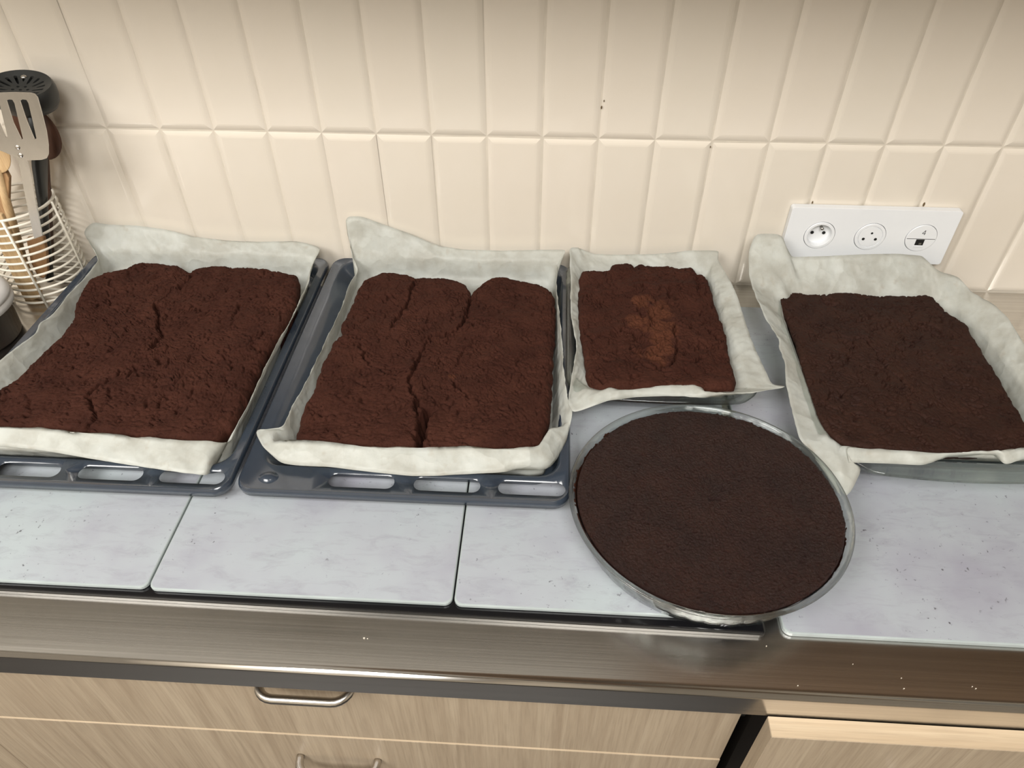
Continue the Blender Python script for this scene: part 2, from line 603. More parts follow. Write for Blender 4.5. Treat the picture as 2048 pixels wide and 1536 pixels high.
def tray(x0, x1, y0, y1, label, lw=0.0):
    root = empty('baking_tray', ((x0 + x1) / 2, (y0 + y1) / 2, ZB))
    tag(root, label, 'tray', 'enamel oven trays lined with baking paper')
    cx, cy = (x0 + x1) / 2, (y0 + y1) / 2
    X0, X1, Y0, Y1 = x0 - cx, x1 - cx, y0 - cy, y1 - cy
    zf, n, m = 0.022, 8, 14
    fo = rrect(X0 + 0.004, X1 - 0.004, Y0 + 0.004, Y1 - 0.004, 0.016, n, m, zf)
    fi = rrect(X0 + 0.010 + lw * .15, X1 - 0.010, Y0 + 0.036, Y1 - 0.010, 0.024, n, m, zf)
    bm = bmesh.new()
    V = lambda l: [bm.verts.new(p) for p in l]
    E = lambda l: [bm.edges.new((l[i], l[(i + 1) % len(l)])) for i in range(len(l))]
    vo, vi = V(fo), V(fi)
    es = E(vo) + E(vi)
    w = X1 - X0
    for c in (-0.045, 0.048, 0.139):
        lp = rrect(c - 0.036, c + 0.036, Y0 + 0.010, Y0 + 0.028, 0.0088, 6, 2, zf)
        es += E(V(lp))
    bmesh.ops.triangle_fill(bm, use_beauty=True, use_dissolve=False, edges=es)

    def band(a, b):
        for i in range(len(a)):
            j = (i + 1) % len(a)
            bm.faces.new((a[i], a[j], b[j], b[i]))
    # rolled outer edge
    prev = vo
    for ins, z in ((0.0022, zf + 0.0006), (0.0008, zf - 0.001), (0.0, zf - 0.004), (0.0006, zf - 0.010)):
        cur = V(rrect(X0 + ins, X1 - ins, Y0 + ins, Y1 - ins, 0.019, n, m, z))
        band(prev, cur)
        prev = cur
    # raised bead and basin
    prev = vi
    for ins, z, r in ((0.0014, zf - 0.0004, 0.03), (0.0026, zf - 0.0016, 0.031), (0.0040, zf - 0.005, 0.031), (0.0075, 0.005, 0.032), (0.0085, 0.002, 0.03), (0.011, 0.0007, 0.028)):
        cur = V(rrect(X0 + 0.010 + ins + lw * (.15 + .85 * min(1.0, (zf - z) / 0.019)), X1 - 0.010 - ins, Y0 + 0.036 + ins * 0.7, Y1 - 0.010 - ins, r - 0.006, n, m, z))
        band(prev, cur)
        prev = cur
    bm.faces.new(prev)
    o = from_bm('pan', bm, M_ENAMEL, root, smooth=True)
    es_ = o.modifiers.new('sheet', 'SOLIDIFY')
    es_.thickness, es_.offset = 0.0008, -1
    o.data.set_sharp_from_angle(angle=R(50))
    # pressed stop boss beside the slots
    v, f = lathe([(0.0, 0.0035), (0.004, 0.0034), (0.0075, 0.002), (0.0095, 0.0004), (0.012, -0.0002)], 20, 0, 0)
    v = [Vector((p.x - 0.147, p.y * 0.75 + Y0 + 0.019, p.z + zf)) for p in v]
    mesh('stop_boss', v, f, M_ENAMEL, root)
    return root


tray(-0.671, -0.3035, -0.470, -0.010, 'blue-grey enamel oven tray holding the leftmost brownie slab')
tray(-0.2985, 0.0625, -0.466, -0.008, 'blue-grey enamel oven tray holding the second brownie from left', lw=0.020)


# ------------------------------------------------------------------ glass dishes
def rect_dish(x0, x1, y0, y1, zb, h, bulge, label, rot=0.0, rx=0.0):
    cx, cy = (x0 + x1) / 2, (y0 + y1) / 2
    w, d = (x1 - x0) / 2, (y1 - y0) / 2
    n, m = 8, 12

    def lp(ins, z, r, b=0.0):
        iy = ins + max(0.0, ins - 0.007) * 1.0
        L = rrect(-w + ins, w - ins, -d + iy, d - iy, r + rx, n, m, z)
        for p in L:
            if b and abs(p.y) > d - iy - 1e-4 - r * 0.15:
                p.y += math.copysign(b * max(0.0, math.cos(p.x / (w * 0.92) * math.pi / 2)) ** 0.7, p.y) if abs(p.x) < w * 0.92 else 0
        return L
    t = 0.004
    loops = [lp(0.024, 0.0, 0.03), lp(0.019, 0.0012, 0.032), lp(0.0135, 0.006, 0.035), lp(0.0095, h * 0.55, 0.036), lp(0.0075, h - 0.006, 0.036, 0.0),
             lp(0.003, h - 0.005, 0.036, bulge), lp(0.0, h - 0.0025, 0.036, bulge), lp(0.003, h, 0.036, bulge), lp(0.009, h - 0.0003, 0.034, 0.0),
             lp(0.0075 + t, h - 0.003, 0.033), lp(0.0095 + t, h * 0.55, 0.032), lp(0.0135 + t, 0.009, 0.03), lp(0.025, 0.0058, 0.024)]
    v, f = loft(loops, True, True)
    o = mesh('glass_dish', v, f, M_GLASS)
    o.location = (cx, cy, zb)
    o.rotation_euler = (0, 0, rot)
    tag(o, label, 'dish', 'rectangular glass oven dishes')
    return o


rect_dish(0.056, 0.288, -0.316, -0.018, ZB, 0.038, 0.006, 'rectangular clear glass oven dish behind the round cake')
rect_dish(0.338, 0.632, -0.408, -0.066, 0.006, 0.040, 0.014, 'rectangular clear glass oven dish at right under the socket panel', rx=0.022)


def flan_dish(cx, cy, zb, label):
    N, K = 288, 48
    prof = [(0.116, 0.0, 0), (0.1225, 0.0004, 0), (0.1262, 0.003, 0.3), (0.1305, 0.016, 1), (0.1343, 0.030, 1), (0.1357, 0.035, 0.3), (0.1392, 0.0366, 0), (0.1402, 0.0382, 0), (0.1390, 0.0397, 0),
            (0.1364, 0.0396, 0), (0.1346, 0.0380, 0.2), (0.1323, 0.030, 0.5), (0.1283, 0.016, 0.5), (0.1245, 0.0065, 0.2), (0.116, 0.0052, 0)]
    loops = []
    for r, z, fl in prof:
        L = []
        for k in range(N):
            a = 2 * math.pi * k / N
            rr = r + fl * 0.0013 * abs(math.sin(a * K / 2)) - fl * 0.0006
            L.append(Vector((rr * math.cos(a) * 1.02, rr * math.sin(a) * 0.985, z)))
        loops.append(L)
    v, f = loft(loops, True, True)
    o = mesh('flan_dish', v, f, M_GLASS2)
    o.location = (cx, cy, zb)
    tag(o, label, 'dish')
    return o


DX, DY = 0.2027, -0.4625
fd = flan_dish(DX, DY, ZB, 'round clear glass flan dish with fluted side holding the round cake')


# baked-on brown residue inside the rim of the flan dish
sv, sf = [], []
NA, NR = 360, 24
for k in range(NA):
    a = 2 * math.pi * k / NA
    for q in range(NR):
        u_ = q / (NR - 1)
        zz_ = 0.0075 + 0.0318 * u_
        rr = np.interp(zz_, [.0065, .016, .030, .038, .0396], [.1245, .1283, .1323, .1346, .1364]) - .0006
        sv.append((rr * math.cos(a) * 1.02, rr * math.sin(a) * .985, zz_))
for k in range(NA):
    a = 2 * math.pi * (k + .5) / NA
    lim = 0.84 + 0.22 * math.cos(a - R(235)) + 0.10 * float(noise2(np.array([math.cos(a) * 9]), np.array([math.sin(a) * 9]), 3)[0]) + 0.08 * float(noise2(np.array([math.cos(a) * 30]), np.array([math.sin(a) * 30]), 4)[0])
    for q in range(NR - 1):
        if (q + .5) / (NR - 1) < lim:
            l = (k + 1) % NA
            sf.append((k * NR + q, l * NR + q, l * NR + q + 1, k * NR + q + 1))
sm = mesh('baked_residue', sv, sf, simple('baked_on_brown', srgb(62, 32, 20), 0.4), fd)
sm.data.materials[0].use_backface_culling = False

# ------------------------------------------------------------------ baking paper
def resample(poly, k):
    p = np.array([tuple(q) for q in poly], float)
    d = np.r_[0, np.cumsum(np.linalg.norm(np.diff(p, axis=0), axis=1))]
    t = np.linspace(0, d[-1], k)
    return np.c_[[np.interp(t, d, p[:, i]) for i in range(3)]].T


def paper(label, stations, seed, zbase, amp=0.0010):
    """stations: profiles (base, ..., rim[, flap]) around the sheet; lofted with creases"""
    K = 16
    S = np.array([resample(s, K) for s in stations])            # n,K,3
    n = len(S)
    # arc-length parameter along the rim, dense resampling (closed)
    S2 = np.concatenate([S, S[:1]])
    d = np.r_[0, np.cumsum(np.linalg.norm(np.diff(S2[:, K // 2], axis=0), axis=1) + 1e-4)]
    M = 420
    t = np.linspace(0, d[-1], M, endpoint=False)
    G = np.empty((M, K, 3))
    for k in range(K):
        for c in range(3):
            G[:, k, c] = np.interp(t, d, S2[:, k, c])
    # soften the straight chords a little, keep creases
    for _ in range(3):
        G = 0.5 * G + 0.25 * (np.roll(G, 1, 0) + np.roll(G, -1, 0))
    # wrinkles along the local normal
    du = np.roll(G, -1, 0) - np.roll(G, 1, 0)
    dv = np.gradient(G, axis=1)
    nn = np.cross(du, dv)
    nn /= np.linalg.norm(nn, axis=2, keepdims=True) + 1e-9
    uu = t[:, None] * np.ones((1, K))
    vv = np.linspace(0, 1, K)[None, :] * np.ones((M, 1)) * 0.06
    w = fbm(uu + 3.1, vv, 26, 2, seed) + 1.5 * (np.abs(noise2(uu * 48 + vv * 60, vv * 55 + uu * 10, seed + 5)) - 0.25) + 0.9 * (np.abs(noise2(uu * 110 - vv * 70, vv * 90, seed + 9)) - 0.2)
    env = np.clip(np.linspace(-0.1, 1.3, K), 0, 1)[None, :, None]
    G = G + nn * (w * amp)[:, :, None] * env
    verts = [tuple(p) for p in G.reshape(-1, 3)]
    faces = []
    for i in range(M):
        j = (i + 1) % M
        for k in range(K - 1):
            faces.append((i * K + k, j * K + k, j * K + k + 1, i * K + k + 1))
    c = G[:, 0].mean(0)
    verts.append((c[0], c[1], zbase))
    faces += [((i + 1) % M * K, i * K, M * K) for i in range(M)]
    o = mesh('baking_paper', verts, faces, M_PAPER)
    md = o.modifiers.new('sheet', 'SOLIDIFY')
    md.thickness, md.offset = 0.0003, 0
    tag(o, label, 'paper', 'sheets of baking paper lining the tins')
    return o


def Z(C, x, y, z): return at(*C(x, y), 'z', z)
def Yp(C, x, y, yy): return at(*C(x, y), 'y', yy)
def V3(x, y, z): return Vector((x, y, z))


C2 = crop(2.56, 0, 420)
C3 = crop(2.5595, 450, 420)
C4 = crop(3.657, 1080, 460)
C5 = crop(2.4, 1480, 380)

zb = ZB + 0.0018
# --- sheet 1
st = []
for bxx, (x, y), yy in ((-0.634, (470, 62), -0.008), (-0.60, (560, 75), -0.010), (-0.55, (700, 80), -0.012), (-0.50, (850, 100), -0.013), (-0.45, (1000, 138), -0.016), (-0.41, (1150, 156), -0.018), (-0.37, (1330, 163), -0.018), (-0.342, (1520, 158), -0.016)):
    p = Yp(C2, x, y, yy)
    st.append([V3(bxx, -0.052, zb), V3(bxx, -0.040, zb + 0.010), V3(p.x * 0.5 + bxx * 0.5, -0.034, 0.052), p])
st.append([V3(-0.330, -0.058, zb), V3(-0.324, -0.045, 0.035), V3(-0.318, -0.036, 0.052), Yp(C2, 1645, 192, -0.020)])
for bb, (x, y), z in (((-0.327, -0.085), (1590, 300), 0.056), ((-0.326, -0.12), (1583, 375), 0.052), ((-0.325, -0.17), (1530, 480), 0.050), ((-0.325, -0.22), (1470, 605), 0.048), ((-0.325, -0.28), (1395, 725), 0.046),
                      ((-0.325, -0.33), (1345, 830), 0.047), ((-0.326, -0.37), (1285, 970), 0.048), ((-0.327, -0.405), (1215, 1095), 0.047)):
    p = Z(C2, x, y, z)
    st.append([V3(*bb, zb), V3(bb[0] * 0.7 + p.x * 0.3, bb[1] * 0.8 + p.y * 0.2, 0.030), p])
st.append([V3(-0.332, -0.415, zb), Z(C2, 1120, 1200, 0.045), Z(C2, 1150, 1190, 0.047), Z(C2, 1110, 1300, 0.022)])
st.append([V3(-0.338, -0.418, zb), Z(C2, 1082, 1172, 0.055), Z(C2, 1075, 1270, 0.047), Z(C2, 1060, 1360, 0.036)])
for bxx, a, b in ((-0.37, (900, 1166), (940, 1348)), (-0.41, (750, 1154), (800, 1326)), (-0.46, (600, 1143), (600, 1296)), (-0.51, (400, 1128), (400, 1262)), (-0.55, (200, 1114), (200, 1228)), (-0.59, (0, 1104), (0, 1208)), (-0.62, (-130, 1097), (-130, 1200))):
    p, q = Z(C2, *a, 0.055), Z(C2, *b, 0.042)
    st.append([V3(bxx, -0.415, zb), V3(bxx, -0.424, 0.036), p, q])
st.append([V3(-0.632, -0.41, zb), V3(-0.64, -0.418, 0.04), Z(C2, -190, 1080, 0.055)])
for bb, (x, y), z in (((-0.634, -0.37), (-170, 930), 0.050), ((-0.635, -0.32), (-90, 850), 0.050), ((-0.635, -0.28), (0, 770), 0.049), ((-0.634, -0.24), (100, 690), 0.048), ((-0.634, -0.21), (185, 632), 0.047), ((-0.634, -0.19), (200, 575), 0.052), ((-0.634, -0.17), (262, 545), 0.050),
                      ((-0.634, -0.13), (345, 437), 0.049), ((-0.634, -0.10), (430, 350), 0.050), ((-0.634, -0.075), (505, 250), 0.052)):
    p = Z(C2, x, y, z)
    st.append([V3(*bb, zb), V3(bb[0] * 0.5 + p.x * 0.5, bb[1] * 0.8 + p.y * 0.2, 0.030), p])
st.append([V3(-0.634, -0.06, zb), V3(-0.640, -0.046, 0.036), V3(-0.650, -0.032, 0.055), Yp(C2, 412, 92, -0.016)])
paper('crumpled baking paper lining the leftmost oven tray', st, 11, zb)

# --- sheet 2
st = []
for bxx, (x, y), yy in ((-0.245, (700, 32), -0.005), (-0.22, (745, 50), -0.007), (-0.18, (850, 88), -0.008), (-0.15, (960, 126), -0.010), (-0.11, (1090, 184), -0.014), (-0.07, (1220, 203), -0.018), (-0.02, (1400, 208), -0.020), (0.02, (1600, 205), -0.018)):
    p = Yp(C3, x, y, yy)
    st.append([V3(bxx, -0.046, zb), V3(bxx, -0.036, zb + 0.010), V3(p.x * 0.5 + bxx * 0.5, -0.031, 0.052), p])
st.append([V3(0.036, -0.052, zb), V3(0.042, -0.040, 0.035), V3(0.046, -0.034, 0.05), Yp(C3, 1752, 202, -0.022)])
for bb, (x, y), z in (((0.040, -0.08), (1700, 285), 0.055), ((0.041, -0.11), (1700, 400), 0.051), ((0.041, -0.16), (1712, 520), 0.050), ((0.041, -0.22), (1727, 690), 0.049), ((0.041, -0.28), (1738, 830), 0.048), ((0.041, -0.33), (1754, 960), 0.047), ((0.040, -0.37), (1780, 1035), 0.047)):
    p = Z(C3, x, y, z)
    st.append([V3(*bb, zb), V3(bb[0] * 0.6 + p.x * 0.4, bb[1] * 0.8 + p.y * 0.2, 0.030), p])
st.append([V3(0.038, -0.395, zb), Z(C3, 1660, 1110, 0.050), Z(C3, 1765, 1120, 0.040), Z(C3, 1750, 1180, 0.034)])
st.append([V3(0.033, -0.410, zb), Z(C3, 1600, 1205, 0.055), Z(C3, 1650, 1290, 0.042), Z(C3, 1660, 1330, 0.033)])
st.append([V3(0.018, -0.414, zb), Z(C3, 1540, 1216, 0.056), Z(C3, 1510, 1300, 0.046), Z(C3, 1490, 1328, 0.037)])
for bxx, a, b in ((-0.01, (1400, 1212), (1400, 1345)), (-0.05, (1230, 1208), (1240, 1352)), (-0.09, (1050, 1206), (1080, 1361)), (-0.12, (880, 1204), (950, 1362)), (-0.15, (690, 1200), (700, 1336)), (-0.18, (560, 1185), (540, 1315)), (-0.21, (400, 1178), (390, 1310)), (-0.235, (300, 1176), (290, 1298))):
    p, q = Z(C3, *a, 0.055), Z(C3, *b, 0.040)
    st.append([V3(bxx, -0.412, zb), V3(bxx, -0.422, 0.036), p, q])
st.append([V3(-0.250, -0.408, zb), Z(C3, 240, 1185, 0.050), Z(C3, 215, 1240, 0.046), Z(C3, 200, 1225, 0.046)])
st.append([V3(-0.254, -0.400, zb), Z(C3, 250, 1130, 0.046), Z(C3, 190, 1120, 0.046), Z(C3, 147, 1122, 0.048)])
for bb, (x, y), z in (((-0.255, -0.375), (295, 1115), 0.044), ((-0.256, -0.34), (340, 1010), 0.043), ((-0.256, -0.29), (400, 910), 0.043), ((-0.256, -0.25), (440, 825), 0.043), ((-0.257, -0.19), (520, 660), 0.043), ((-0.257, -0.14), (590, 510), 0.044), ((-0.257, -0.10), (640, 370), 0.046), ((-0.257, -0.075), (685, 310), 0.048)):
    p = Z(C3, x, y, z)
    st.append([V3(*bb, zb), V3(bb[0] * 0.5 + p.x * 0.5, bb[1] * 0.8 + p.y * 0.2, 0.028), p])
st.append([V3(-0.256, -0.058, zb), V3(-0.260, -0.044, 0.036), V3(-0.262, -0.034, 0.055), Yp(C3, 645, 215, -0.022)])
st.append([V3(-0.252, -0.050, zb), V3(-0.256, -0.038, 0.036), V3(-0.262, -0.028, 0.055), Yp(C3, 612, 32, -0.006)])
paper('crumpled baking paper lining the second tray, tall loose corner at back left', st, 23, zb)

# --- sheet 3 (dish 3)
zb3 = ZB + 0.0072
st = []
for bxx, (x, y), yy in ((0.095, (290, 132), -0.012), (0.12, (400, 176), -0.020), (0.15, (560, 182), -0.024), (0.19, (760, 178), -0.024), (0.22, (930, 172), -0.023), (0.240, (1090, 150), -0.020)):
    p = Yp(C4, x, y, yy)
    st.append([V3(bxx, -0.052, zb3), V3(bxx, -0.046, zb3 + 0.012), V3(bxx, -0.042, 0.046), p])
st.append([V3(0.250, -0.056, zb3), V3(0.256, -0.048, 0.038), V3(0.262, -0.042, 0.05), Yp(C4, 1310, 150, -0.018)])
for bb, (x, y), z in (((0.254, -0.075), (1300, 215), 0.062), ((0.255, -0.11), (1400, 390), 0.060), ((0.255, -0.15), (1452, 505), 0.058), ((0.255, -0.19), (1485, 620), 0.056), ((0.255, -0.22), (1550, 820), 0.055), ((0.255, -0.25), (1612, 950), 0.054), ((0.252, -0.268), (1690, 1128), 0.054)):
    p = Z(C4, x, y, z)
    st.append([V3(*bb, zb3), V3(bb[0] + 0.006, bb[1], 0.040), V3(bb[0] * 0.55 + p.x * 0.45, bb[1] * 0.5 + p.y * 0.5, 0.053), p])
st.append([V3(0.244, -0.266, zb3), V3(0.258, -0.284, 0.042), Z(C4, 1600, 1165, 0.054), Z(C4, 1806, 1152, 0.055)])
st.append([V3(0.240, -0.268, zb3), V3(0.250, -0.288, 0.042), Z(C4, 1450, 1190, 0.058), Z(C4, 1560, 1190, 0.056)])
for bxx, a, b in ((0.225, (1300, 1192), (1320, 1215)), (0.212, (1200, 1190), (1198, 1228)), (0.205, (1180, 1145), (1150, 1226)), (0.195, (1120, 1120), (1080, 1218)), (0.17, (900, 1140), (900, 1215)), (0.14, (700, 1165), (700, 1222)), (0.118, (560, 1185), (560, 1242)), (0.11, (522, 1152), (500, 1246)), (0.10, (430, 1182), (400, 1285))):
    p, q = Z(C4, *a, 0.060), Z(C4, *b, 0.053)
    st.append([V3(bxx, -0.269, zb3), V3(bxx, -0.289, 0.040), p, q])
st.append([V3(0.096, -0.266, zb3), V3(0.086, -0.284, 0.042), Z(C4, 345, 1180, 0.055), Z(C4, 237, 1335, 0.046)])
for bb, (x, y), z in (((0.088, -0.262), (207, 1255), 0.050), ((0.087, -0.245), (232, 1080), 0.053), ((0.087, -0.215), (258, 920), 0.055), ((0.087, -0.19), (264, 830), 0.055), ((0.087, -0.15), (226, 630), 0.056), ((0.087, -0.11), (222, 480), 0.057), ((0.088, -0.075), (218, 280), 0.060)):
    p = Z(C4, x, y, z)
    st.append([V3(*bb, zb3), V3(bb[0] - 0.003, bb[1], 0.040), p])
st.append([V3(0.090, -0.056, zb3), V3(0.084, -0.046, 0.045), Yp(C4, 215, 132, -0.020)])
paper('baking paper lining the smaller glass dish behind the round cake', st, 37, zb3, 0.0012)

# --- sheet 4 (dish 4)
zb4 = 0.006 + 0.0072
st = []
for bxx, (x, y), yy in ((0.385, (200, 212), -0.030), (0.40, (245, 322), -0.045), (0.44, (400, 318), -0.050), (0.48, (560, 310), -0.050), (0.52, (750, 305), -0.048), (0.555, (875, 316), -0.046)):
    p = Yp(C5, x, y, yy)
    st.append([V3(bxx, -0.100, zb4), V3(bxx, -0.092, zb4 + 0.012), V3(bxx * 0.6 + p.x * 0.4, -0.084, 0.05), p])
st.append([V3(0.572, -0.104, zb4), V3(0.580, -0.092, 0.045), Yp(C5, 950, 390, -0.062)])
for bb, (x, y), z in (((0.588, -0.115), (1050, 420), 0.066), ((0.596, -0.14), (1112, 490), 0.064), ((0.601, -0.17), (1220, 550), 0.063), ((0.603, -0.20), (1290, 620), 0.062), ((0.604, -0.25), (1365, 740), 0.060), ((0.604, -0.30), (1450, 900), 0.058), ((0.602, -0.345), (1520, 1080), 0.056)):
    p = Z(C5, x, y, z)
    st.append([V3(*bb, zb4), V3(bb[0] * 0.75 + p.x * 0.25, bb[1] * 0.8 + p.y * 0.2, 0.042), p])
st.append([V3(0.586, -0.358, zb4), V3(0.598, -0.378, 0.045), Z(C5, 1545, 1240, 0.055)])
for bxx, a, b in ((0.56, (1420, 1234), (1420, 1285)), (0.545, (1330, 1232), (1340, 1296)), (0.53, (1285, 1240), (1270, 1322)), (0.515, (1240, 1252), (1225, 1266)), (0.48, (1050, 1258), (1010, 1280)), (0.45, (880, 1254), (880, 1322)), (0.42, (700, 1246), (700, 1313)), (0.40, (590, 1238), (600, 1310))):
    p, q = Z(C5, *a, 0.056), Z(C5, *b, 0.046)
    st.append([V3(bxx, -0.361, zb4), V3(bxx, -0.383, 0.042), p, q])
st.append([V3(0.394, -0.359, zb4), V3(0.386, -0.378, 0.042), Z(C5, 507, 1226, 0.056), Z(C5, 508, 1308, 0.047)])
st.append([V3(0.388, -0.357, zb4), Z(C5, 480, 1225, 0.050), Z(C5, 545, 1318, 0.046), Z(C5, 594, 1330, 0.044)])
st.append([V3(0.384, -0.352, zb4), Z(C5, 450, 1205, 0.050), Z(C5, 480, 1330, 0.047), Z(C5, 512, 1490, 0.030)])
st.append([V3(0.380, -0.346, zb4), Z(C5, 410, 1170, 0.050), Z(C5, 345, 1235, 0.048), Z(C5, 385, 1310, 0.042)])
for bb, (x, y), z in (((0.368, -0.345), (285, 1198), 0.050), ((0.364, -0.31), (250, 1060), 0.052), ((0.363, -0.28), (220, 940), 0.053), ((0.363, -0.25), (213, 830), 0.054), ((0.363, -0.22), (190, 765), 0.054), ((0.363, -0.20), (183, 715), 0.055), ((0.363, -0.17), (128, 625), 0.058), ((0.363, -0.14), (82, 530), 0.062)):
    p = Z(C5, x, y, z)
    st.append([V3(*bb, zb4), V3(bb[0] - 0.011, bb[1] * 0.8 + p.y * 0.2, 0.041), p])
st.append([V3(0.364, -0.112, zb4), V3(0.354, -0.102, 0.045), Yp(C5, 42, 420, -0.075)])
st.append([V3(0.374, -0.106, zb4), V3(0.363, -0.096, 0.05), Yp(C5, 40, 300, -0.045)])
st.append([V3(0.374, -0.101, zb4), V3(0.370, -0.090, 0.047), Yp(C5, 72, 208, -0.028)])
paper('baking paper lining the right glass dish, one corner hanging to the board', st, 51, zb4)


# ------------------------------------------------------------------ cakes
def seg_dist(px, py, poly):
    best = np.full(px.shape, 9.0)
    for (ax, ay), (bx_, by_) in zip(poly[:-1], poly[1:]):
        dx, dy = bx_ - ax, by_ - ay
        t = np.clip(((px - ax) * dx + (py - ay) * dy) / (dx * dx + dy * dy + 1e-12), 0, 1)
        best = np.minimum(best, np.hypot(px - ax - t * dx, py - ay - t * dy))
    return best


def cake(name, label, outline, zbase, ztop, cracks, seed, mat, edge=0.010, lump=0.0030, fine=0.0011, jitter=0.0016, patches=(), N=760, RT=150, sink=0.0, group=None, swirl=0, taper=0.006, crease=1.0, grain=0.0, nfis=150):
    P = np.array([(p[0], p[1]) for p in outline])
    P2 = np.r_[P, P[:1]]
    d = np.r_[0, np.cumsum(np.hypot(*np.diff(P2, axis=0).T))]
    t = np.linspace(0, d[-1], N, endpoint=False)
    ox, oy = np.interp(t, d, P2[:, 0]), np.interp(t, d, P2[:, 1])
    for _ in range(4):
        ox = 0.5 * ox + 0.25 * (np.roll(ox, 1) + np.roll(ox, -1))
        oy = 0.5 * oy + 0.25 * (np.roll(oy, 1) + np.roll(oy, -1))
    cx, cy = (P[:, 0].min() + P[:, 0].max()) / 2, (P[:, 1].min() + P[:, 1].max()) / 2
    j = 1 + jitter / 0.15 * (fbm(ox, oy, 70, 3, seed + 90))
    ox, oy = cx + (ox - cx) * j, cy + (oy - cy) * j
    rs = 1 - (1 - np.linspace(0.004, 1, RT)) ** 1.12
    rs = np.r_[rs]
    X = cx + (ox - cx)[None, :] * rs[:, None]
    Y = cy + (oy - cy)[None, :] * rs[:, None]
    D = (1 - rs)[:, None] * np.hypot(ox - cx, oy - cy)[None, :]
    round_ = edge * (1 - np.sqrt(np.clip(1 - (1 - np.clip(D / edge, 0, 1)) ** 2, 0, 1)))
    wx, wy = X + 0.004 * fbm(X, Y, 60, 2, seed + 1), Y + 0.004 * fbm(X, Y, 60, 2, seed + 2)
    z = lump * fbm(X, Y, 15, 3, seed + 3)
    b1 = 1 - np.abs(noise2(wx * 75, wy * 75, seed + 4)) * 1.6
    b2 = 1 - np.abs(noise2(wx * 150, wy * 190, seed + 5)) * 1.6
    b3 = noise2(X * 420, Y * 420, seed + 6)
    ms = np.clip(0.5 + 0.9 * fbm(X, Y, 28, 2, seed + 7), 0, 1)
    l1 = np.exp(-(noise2(wx * 62, wy * 62, seed + 31) / 0.055) ** 2) * np.clip(fbm(X, Y, 33, 2, seed + 32) * 2.2 + 0.1, 0, 1)
    l2 = np.exp(-(noise2(wx * 125, wy * 145, seed + 33) / 0.10) ** 2) * np.clip(fbm(X, Y, 47, 2, seed + 34) * 2.4 + 0.15, 0, 1)
    l3 = np.clip(noise2(wx * 210, wy * 260, seed + 35) - 0.25, 0, 1) * np.clip(fbm(X, Y, 40, 2, seed + 36) * 2 + 0.5, 0, 1)
    z = z - fine * crease * (2.6 * l1 + 2.3 * l2 + 3.0 * l3)
    z = z - fine * (0.9 * np.clip(b1, 0, 1) ** 5 * 1.6 * ms + 0.8 * np.clip(b2, 0, 1) ** 4 * (0.35 + ms)) + fine * 0.45 * b3
    rng = random.Random(seed)
    for _ in range(nfis):
        ax_, ay_ = rng.uniform(P[:, 0].min(), P[:, 0].max()), rng.uniform(P[:, 1].min(), P[:, 1].max())
        an, ln = rng.uniform(0, math.pi), rng.uniform(.005, .017)
        pl = [(ax_, ay_)]
        for _k in range(3):
            an += rng.uniform(-.8, .8)
            pl.append((pl[-1][0] + math.cos(an) * ln / 3, pl[-1][1] + math.sin(an) * ln / 3))
        mk = (np.abs(X - ax_) < .022) & (np.abs(Y - ay_) < .022)
        if mk.any():
            q = seg_dist(wx[mk], wy[mk], pl)
            z[mk] -= rng.uniform(.0018, .0045) * fine / .0011 * np.exp(-(q / rng.uniform(.0008, .0017)) ** 2)
    if grain:
        z = z + grain * (noise2(X * 210, Y * 210, seed + 41) * .7 + noise2(X * 430, Y * 430, seed + 42) + np.clip(noise2(X * 340, Y * 340, seed + 43) - .35, 0, 1) * 4 - np.clip(noise2(X * 260, Y * 260, seed + 44) - .4, 0, 1) * 5)
    if swirl:
        for sx, sy, sr in patches:
            k = np.exp(-(np.hypot(X - sx, Y - sy) / sr) ** 2)
            z = z + swirl * k * np.sin(fbm(X, Y, 24, 2, seed + 8) * 9)
    z = z - sink * np.exp(-((D - 0.02) / 0.03) ** 2) * 0
    for pl, wdt, dep in cracks:
        q = seg_dist(X + 0.0035 * fbm(X, Y, 95, 2, seed + 11), Y + 0.0035 * fbm(X, Y, 95, 2, seed + 12), pl)
        m_ = 0.65 + 0.5 * fbm(X, Y, 45, 1, seed + 13)
        z = z - dep * m_ * np.exp(-(q / wdt) ** 2) + 0.18 * min(dep, 0.006) * np.exp(-(q / (wdt * 5)) ** 2)
    zz = np.maximum(ztop + z - round_, zbase + 0.0012)
    side = []
    for a, ins in ((0.25, taper * .15), (0.5, taper * .35), (0.75, taper * .6), (1.0, taper)):
        k = 1 - ins / 0.15
        zs = zz[-1] * (1 - a) + zbase * a
        side.append((cx + (ox - cx) * k, cy + (oy - cy) * k, zs))
    X = np.r_[X, [s[0] for s in side]]
    Y = np.r_[Y, [s[1] for s in side]]
    zz = np.r_[zz, [s[2] for s in side]]
    rows = len(X)
    co = np.stack([X, Y, zz], -1).reshape(-1, 3)
    i, k = np.meshgrid(np.arange(rows - 1), np.arange(N), indexing='ij')
    l = (k + 1) % N
    quads = np.stack([i * N + k, (i + 1) * N + k, (i + 1) * N + l, i * N + l], -1).reshape(-1, 4)
    me = bpy.data.meshes.new(name)
    nv = len(co) + 2
    co = np.r_[co, [[cx, cy, zz[0].mean()]], [[cx, cy, zbase]]]
    tri0 = np.stack([np.full(N, nv - 2), np.arange(N), (np.arange(N) + 1) % N], -1)
    b0 = (rows - 1) * N
    tri1 = np.stack([np.full(N, nv - 1), b0 + (np.arange(N) + 1) % N, b0 + np.arange(N)], -1)
    loops = np.r_[quads.ravel(), tri0.ravel(), tri1.ravel()].astype(np.int32)
    cnt = np.r_[np.full(len(quads), 4), np.full(2 * N, 3)].astype(np.int32)
    me.vertices.add(nv)
